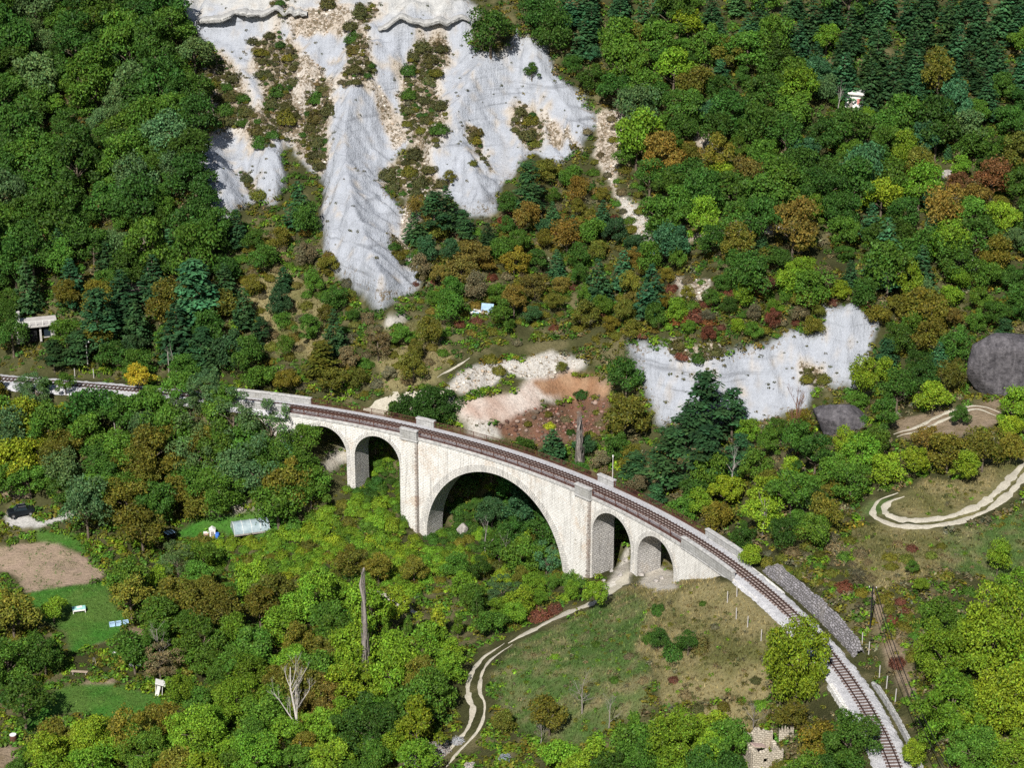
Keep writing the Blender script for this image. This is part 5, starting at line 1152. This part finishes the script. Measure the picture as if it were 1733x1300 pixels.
mb.add(V, [(i * nv + j, i * nv + j + 1, (i + 1) * nv + j + 1, (i + 1) * nv + j) for i in range(nu - 1) for j in range(nv - 1)]); mb.obj('plastic_cover', M_POLY, t, True)
for x, nm in ((-L_ / 2 + .02, 'end_sheet'), (L_ / 2 - .02, 'end_sheet')):
    V = [(x, math.cos(math.pi * j / 16) * R_ * .985, math.sin(math.pi * j / 16) * R_ * .985) for j in range(17)]; mb = MB(); mb.add(V, [tuple(range(17))]); mb.obj(nm, M_POLY, t)
for i in range(5):
    x = -L_ / 2 + L_ * i / 4; MB().tube([(x, math.cos(math.pi * j / 14) * (R_ + .03), math.sin(math.pi * j / 14) * (R_ + .03)) for j in range(15)], .03, 5).obj('hoop', M_WHITE, t)
for y in (-R_, R_): MB().box((0, y * 1.02, .12), (L_, .06, .24)).obj('base_board', M_WOODG, t)
# car
g = at(36, 872); t = thing('parked_car', 'dark parked car on the pale lane beside the trees', 'car', up(g, .02), facing(g) + .12)
prof = [(-1.95, .28), (-1.95, .82), (-1.75, .98), (-.95, 1.02), (-.5, 1.48), (.75, 1.50), (1.05, 1.04), (1.9, .95), (1.98, .6), (1.95, .28)]
mb = MB(); V = [(x, y, z) for y in (-.82, .82) for x, z in prof]; n_ = len(prof); mb.add(V, [tuple(range(n_)), tuple(range(2 * n_ - 1, n_ - 1, -1))] + [(i, i + n_, (i + 1) % n_ + n_, (i + 1) % n_) for i in range(n_)]); mb.obj('body', M_CAR, t, bevel=.06)
for x in (-1.25, 1.25):
    for y in (-.8, .8):
        w_ = MB().tube([(x, y - .11, .32), (x, y + .11, .32)], .33, 14).obj('wheel', M_TYRE, t); MB().tube([(x, y - .125, .32), (x, y + .125, .32)], .18, 10).obj('rim', M_RIM, w_)
for y in (-.835, .835): mb = MB(); mb.add([(-.85, y, 1.06), (.9, y, 1.06), (.68, y, 1.42), (-.45, y, 1.42)], [(0, 1, 2, 3)]); mb.obj('side_window', M_GLASS, t)
mb = MB(); mb.add([(-.97, -.68, 1.07), (-.97, .68, 1.07), (-.56, .62, 1.46), (-.56, -.62, 1.46)], [(0, 1, 2, 3)]); mb.obj('windscreen', M_GLASS, t)
for y in (-.5, .5): MB().box((.15, y, 1.56), (1.1, .05, .05)).obj('roof_bar', M_RIM, t)
MB().box((-1.97, 0, .62), (.05, 1.3, .14)).obj('headlight', M_RIM, t)
# black and blue potting shelf
g = at(288, 915); t = thing('potting_rack', 'dark open rack roofed with a pale sheet beside the round grey-green bush', 'rack', up(g, 0), facing(g) + .5)
for x in (-.7, .7):
    for y in (-.5, .5): MB().box((x, y, .65), (.08, .08, 1.3)).obj('leg', M_BLACK, t)
for z in (.35, .8): MB().box((0, 0, z), (1.5, 1.05, .06)).obj('shelf', M_BLACK, t)
for x in (-.55, 0, .55): MB().box((x, 0, 1.36), (.32, 1.3, .05), 0, .12).obj('roof_sheet', M_SKYB, t)
# white tool shed with a pink box and a blue barrel
g = at(360, 909); t = thing('tool_shed', 'small white plastic tool shed beside the blue barrel', 'shed', up(g, 0), facing(g))
MB().box((0, 0, .62), (.85, .8, 1.24)).obj('walls', M_WHITE, t); mb = MB(); mb.add([(-.5, -.48, 1.24), (.5, -.48, 1.24), (.5, .48, 1.24), (-.5, .48, 1.24), (0, -.48, 1.6), (0, .48, 1.6)], [(0, 1, 4), (2, 3, 5), (1, 2, 5, 4), (3, 0, 4, 5), (3, 2, 1, 0)]); mb.obj('roof', M_WHITE, t); MB().box((0, -.41, .55), (.5, .03, .95)).obj('door', M_WOODG, t)
g = at(349, 909); t = thing('storage_box', 'pinkish storage box beside the small white tool shed', 'box', up(g, 0), facing(g)); MB().box((0, 0, .35), (.7, .55, .7)).obj('box_body', M_PINK, t, bevel=.02); MB().box((0, 0, .73), (.76, .6, .06)).obj('lid', M_WHITE, t)
def barrel(px, py, h, r, mat, lidm, nm, label):
    g = at(px, py); t = thing(nm, label, 'barrel', up(g, 0)); MB().tube([(0, 0, 0), (0, 0, h * .25), (0, 0, h * .5), (0, 0, h * .75), (0, 0, h)], [r * .92, r, r * 1.03, r, r * .92], 16).obj('drum', mat, t, True); MB().tube([(0, 0, h), (0, 0, h + .06)], [r, r], 16).obj('lid', lidm, t)
    for z in (.33, .66): MB().tube([(0, 0, h * z - .02), (0, 0, h * z + .02)], [r * 1.05, r * 1.05], 16).obj('hoop', mat, t)
barrel(368, 911, .75, .30, M_BLUE, M_BLUE, 'blue_barrel', 'bright blue barrel beside the white tool shed')
barrel(23, 1257, 1.05, .42, M_RUST, M_WHITE, 'rusty_barrel', 'rusty brown barrel with a white lid on bare ground')
# turquoise table
g = at(134, 1036); t = thing('garden_table', 'low turquoise topped garden table on the mown grass', 'table', up(g, 0), facing(g) + .05); MB().box((0, 0, .62), (1.8, 1.0, .07)).obj('tabletop', M_TURQ, t, bevel=.015)
for x in (-.8, .8):
    for y in (-.4, .4): MB().box((x, y, .3), (.09, .09, .6)).obj('leg', M_WHITE, t)
MB().box((0, -.46, .45), (1.7, .04, .25)).obj('apron', M_WHITE, t); MB().box((.1, .1, .70), (.7, .4, .10), .3).obj('folded_sheet', M_WHITE, t)
# row of blue water tanks
for i, px in enumerate((190, 201, 213)):
    g = at(px, 1060 - i * 1.5); t = thing('water_trough', ['blue grey trough at the open end of the row', 'middle blue grey trough of the garden row', 'blue grey trough of the row next to the olive tree'][i], 'trough', up(g, 0), facing(g) + .12, 'troughs in the garden')
    for y in (-.28, .28): MB().box((0, y, .27), (.72, .05, .5)).obj('side', M_SKYB, t)
    for x in (-.34, .34): MB().box((x, 0, .27), (.05, .5, .5)).obj('end', M_SKYB, t)
    MB().box((0, 0, .1), (.66, .52, .06)).obj('bottom', M_BLUE, t); MB().box((0, 0, .34), (.62, .5, .02)).obj('water', M_GLASS, t)
# leaning white privy
g = at(269, 1176); t = thing('garden_shed', 'narrow leaning white shed with a tilted roof sheet', 'shed', up(g, 0), facing(g) - .1); t.rotation_euler[1] = .10
for x in (-.42, .42): MB().box((x, 0, .95), (.06, .9, 1.9)).obj('side_wall', M_WHITE, t)
MB().box((0, .44, .95), (.84, .05, 1.9)).obj('back_wall', M_WOODG, t); MB().box((-.12, -.46, .85), (.42, .05, 1.6), .1, .12).obj('door', M_WHITE, t); MB().box((.15, -.5, 2.0), (1.35, 1.3, .07), 0, .28).obj('roof', M_WHITE, t)
# table with a tyre
g = at(229, 1132); t = thing('plank_table', 'white plank table under a loose tyre beside bushes', 'table', up(g, 0), facing(g) - .2); MB().box((0, 0, .6), (1.5, .85, .06)).obj('tabletop', M_WHITE, t)
for x in (-.6, .6):
    for y in (-.3, .3): MB().box((x, y, .3), (.07, .07, .6)).obj('leg', M_WOODG, t)
mb = MB(); V = []; n1_, n2_ = 18, 8
for i in range(n1_):
    for j in range(n2_): a, b = 6.283 * i / n1_, 6.283 * j / n2_; V.append(((.26 + .09 * math.cos(b)) * math.cos(a), (.26 + .09 * math.cos(b)) * math.sin(a), .09 * math.sin(b)))
mb.add(V, [(i * n2_ + j, ((i + 1) % n1_) * n2_ + j, ((i + 1) % n1_) * n2_ + (j + 1) % n2_, i * n2_ + (j + 1) % n2_) for i in range(n1_) for j in range(n2_)])
o = mb.obj('tyre', M_TYRE, None, True); o.location = up(g, .73); tag(o, 'black tyre lying on the white plank table', 'tyre')
g = at(193, 1111); t = thing('wash_tub', 'small white tub on short legs below the blue troughs', 'tub', up(g, 0)); MB().tube([(0, 0, .3), (0, 0, .6)], [.26, .36], 14).obj('basin', M_WHITE, t, True)
for a in (0, 2.1, 4.2): MB().tube([(math.cos(a) * .22, math.sin(a) * .22, 0), (math.cos(a) * .2, math.sin(a) * .2, .32)], .035, 5).obj('leg', M_WHITE, t)
g = at(135, 1142); t = thing('plank_bench', 'grey plank bench at the edge of the tree shade', 'bench', up(g, 0), facing(g) - .35); MB().box((0, 0, .42), (2.2, .45, .07)).obj('seat', M_WOODW, t)
for x in (-.85, .85): MB().box((x, 0, .19), (.1, .4, .38)).obj('leg', M_WOODG, t)
for i, (px, py, lb) in enumerate([(157, 1127, 'thin weathered stick leaning among the dry garden stalks'), (163, 1128, 'pale garden stake standing beside a leaning stick')]):
    g = at(px, py); o = MB().tube([(0, 0, -.1), (.15 - .3 * i, .05, 1.2)], [.035, .025], 5).obj('garden_stake', M_DEAD); o.location = up(g, 0); tag(o, lb, 'stake')
# wreckage heap
g = at(815, 530); k = 0
for (dx, dz, w_, d_, h_, rz, tl, mat, nm, lb, cat) in [(.9, .9, 1.9, .1, 1.4, .1, .12, M_SKYB, 'broken_panel', 'light blue panel standing up in the wreckage heap', 'panel'), (-1.2, .25, 1.7, 1.0, .1, .4, -.25, M_WHITE, 'broken_panel', 'white panel lying flat on the uphill side of the wreckage heap', 'panel'), (-.3, .45, 2.4, .22, .16, .7, .35, M_WHITE, 'broken_beam', 'white beam sloping across the wreckage heap', 'beam'), (.1, .25, 2.2, .9, .12, -.3, .2, M_WHITE, 'broken_panel', 'white sheet slumped at the foot of the wreckage heap', 'panel'), (.5, .5, 2.0, .18, .14, 1.1, -.3, M_WOODW, 'broken_beam', 'bare wooden beam leaning in the wreckage heap', 'beam'), (-.9, .15, .9, .7, .3, .2, .1, M_SKYB, 'crushed_box', 'pale blue crushed box beside the wreckage heap', 'box')]:
    mb = MB(); mb.box((0, 0, 0), (w_, d_, h_), rz, tl)
    if 'panel' in nm:
        for q in (-.3, .3): mb.box((q * w_, 0, .03 if h_ < .5 else 0), (.06, d_ + .04, h_ + .04), rz, tl) if False else None
    o = mb.obj(nm, mat, None, bevel=.02); o.location = up(g, dz); o.location.x += dx; tag(o, lb, cat, 'wreckage heap on the slope')
g = at(1104, 430); t = thing('covered_crate', 'crate under a bright blue tarpaulin on the slope track', 'crate', up(g, 0), facing(g)); MB().box((0, 0, .25), (1.2, .9, .5)).obj('crate_box', M_WOODW, t)
mb = MB(); V = [(x, y, .56 + .12 * random.random() - (.35 if abs(x) > .6 or abs(y) > .45 else 0)) for y in np.linspace(-.55, .55, 6) for x in np.linspace(-.75, .75, 8)]; mb.add(V, [(j * 8 + i, j * 8 + i + 1, (j + 1) * 8 + i + 1, (j + 1) * 8 + i) for j in range(5) for i in range(7)]); mb.obj('tarpaulin', M_BLUE, t, True)
# hillside hut
g = at(1447, 180); t = thing('hillside_hut', 'white flat-roofed hut with a faded red patch on the wooded slope', 'hut', up(g, -.3), facing(g) - .25)
mb = MB()
for c_, d_ in (((-.0, -1.1, 1.35), (3.0, .15, 2.7)), ((-1.5, .1, 1.35), (.15, 2.4, 2.7)), ((1.5, .1, 1.35), (.15, 2.4, 2.7)), ((0, 1.3, 1.35), (3.0, .15, 2.7))): mb.box(c_, d_)
mb.obj('walls', M_WHITE, t); MB().box((0, .1, 2.86), (3.7, 3.2, .28)).obj('roof', M_WHITE, t); MB().box((1.0, -1.19, 1.5), (.8, .03, 1.0)).obj('red_panel', M_REDP, t); MB().box((-.5, -1.19, 1.0), (.8, .04, 1.9)).obj('door', M_WOODG, t); MB().box((0, -1.55, 2.66), (3.3, .1, .1)).obj('eaves_beam', M_WOODG, t)
# terrace house
g = at(62, 572); t = thing('terrace_house', 'low flat-roofed house with a pale terrace edge behind trees', 'house', up(g, -.2), facing(g) + .05)
mb = MB()
for c_, d_ in (((-2.5, -1.2, 1.3), (1.1, .25, 2.6)), ((2.6, -1.2, 1.3), (.9, .25, 2.6)), ((-3.0, .5, 1.3), (.25, 3.4, 2.6)), ((3.0, .5, 1.3), (.25, 3.4, 2.6)), ((0, 2.1, 1.3), (6, .25, 2.6)), ((.6, -1.2, 1.3), (.3, .25, 2.6))): mb.box(c_, d_)
mb.obj('walls', M_CONC, t); MB().box((0, .3, 2.72), (6.6, 4.4, .22)).obj('roof_terrace', M_CONC, t); MB().box((-.9, -1.1, 1.2), (1.9, .06, 2.3)).obj('door', M_OPEN_SHADE, t); MB().box((1.7, -1.1, 1.4), (1.1, .06, 1.3)).obj('window', M_GLASS, t); MB().box((1.7, -1.34, .68), (1.3, .2, .1)).obj('sill', M_CONC, t)  # this door is a near-black panel: shade of an open bay, painted in
for x in np.linspace(-3, 3, 7): MB().box((x, -1.8, 3.2), (.07, .07, .75)).obj('railing_post', M_WHITE, t)
MB().box((0, -1.8, 3.6), (6.2, .06, .06)).obj('handrail', M_WHITE, t); ch = MB().box((-2.6, .9, 3.6), (.6, .6, 1.6)).obj('chimney', M_WHITE, t); MB().box((-2.6, .9, 4.46), (.78, .78, .12)).obj('chimney_cap', M_CONC, ch)
# ruined hut
g = at(1292, 1290); t = thing('ruined_hut', 'roofless pale stone hut overgrown by bushes beside the track bank', 'ruin', up(g, -.4), facing(g) + .35)
def ragged(x0, x1, y, z1, seed, along='x', hole=None, th=.4):
    r = random.Random(seed); mb = MB(); n_ = 14; hs = [z1 + r.uniform(-.5, .35) for _ in range(n_ + 1)]
    for i in range(n_):
        a, b = x0 + (x1 - x0) * i / n_, x0 + (x1 - x0) * (i + 1) / n_; segs = [(0, None)]
        mid = (a + b) / 2
        segs = [(0, hole[2]), (hole[3], None)] if hole and hole[0] < mid < hole[1] else [(0, None)]
        for z0, zt in segs:
            za, zb = (hs[i], hs[i + 1]) if zt is None else (zt, zt)
            q = [(a, z0), (b, z0), (b, zb), (a, za)]
            V = [(u, y + d, z) if along == 'x' else (y + d, u, z) for d in (-th / 2, th / 2) for u, z in q]
            mb.add(V, [(0, 1, 2, 3), (7, 6, 5, 4), (3, 2, 6, 7), (0, 4, 5, 1)] + ([(1, 5, 6, 2)] if i == n_ - 1 or hole else []) + ([(0, 3, 7, 4)] if i == 0 or hole else []), [(u, z) for d in (0, 1) for u, z in q])
    return mb
ragged(-1.9, 1.6, -1.6, 2.9, 1, 'x', (-.75, -.25, 1.3, 1.95)).obj('front_wall', M_RUIN, t); ragged(-1.4, 1.8, -1.75, 2.7, 2, 'y').obj('side_wall', M_RUIN, t); ragged(-1.4, 1.8, 1.5, 1.9, 3, 'y').obj('side_wall', M_RUIN, t); ragged(-1.9, 1.6, 2.0, 3.3, 4).obj('back_wall', M_RUIN, t)
MB().box((-.9, -.6, 3.0), (1.7, .9, .1), .3, .35).obj('roof_slab', plain('roof_tile', (.45, .33, .29), .9, var=.3, sc=3), t)
g = at(1330, 1250); t = thing('ruined_wall', 'pale stub of a broken stone wall uphill of the ruined hut', 'wall', up(g, -.3), facing(g) + .2); ragged(-.8, .8, 0, 1.6, 9).obj('masonry', M_RUIN, t)

# ------------------------------------------------------------------ light
EL, AZ = math.radians(42), math.radians(195)      # azimuth of the sun, clockwise from the view axis
sd = np.array([math.sin(AZ) * math.cos(EL), math.cos(AZ) * math.cos(EL), math.sin(EL)])
sun_d = bpy.data.lights.new('sun', 'SUN'); sun_d.energy = 5.0; sun_d.angle = math.radians(.53); sun_d.color = (1.0, .955, .89)
sun = bpy.data.objects.new('sun', sun_d); COL.objects.link(sun); sun.location = (0, 0, 300)
import mathutils
sun.rotation_euler = mathutils.Vector(sd).to_track_quat('Z', 'Y').to_euler()
w = bpy.data.worlds.new('World'); scene.world = w; w.use_nodes = True
bg = w.node_tree.nodes['Background']; sky = w.node_tree.nodes.new('ShaderNodeTexSky'); sky.sky_type = 'NISHITA'; sky.sun_disc = False; sky.sun_elevation = EL; sky.sun_rotation = AZ
w.node_tree.links.new(sky.outputs[0], bg.inputs['Color']); bg.inputs['Strength'].default_value = .055
scene.view_settings.view_transform = 'Standard'; scene.view_settings.look = 'None'; scene.view_settings.exposure = .42; scene.view_settings.gamma = 1
scene.cycles.max_bounces = 5; scene.cycles.diffuse_bounces = 2; scene.cycles.transmission_bounces = 2; scene.cycles.transparent_max_bounces = 4
scene.cycles.use_denoising = False
print('VEG', {k: sum(1 for v in single if v['kind'] == k) for k in 'bfpts'}, 'rest', len(rest), 'undergrowth', len(items))
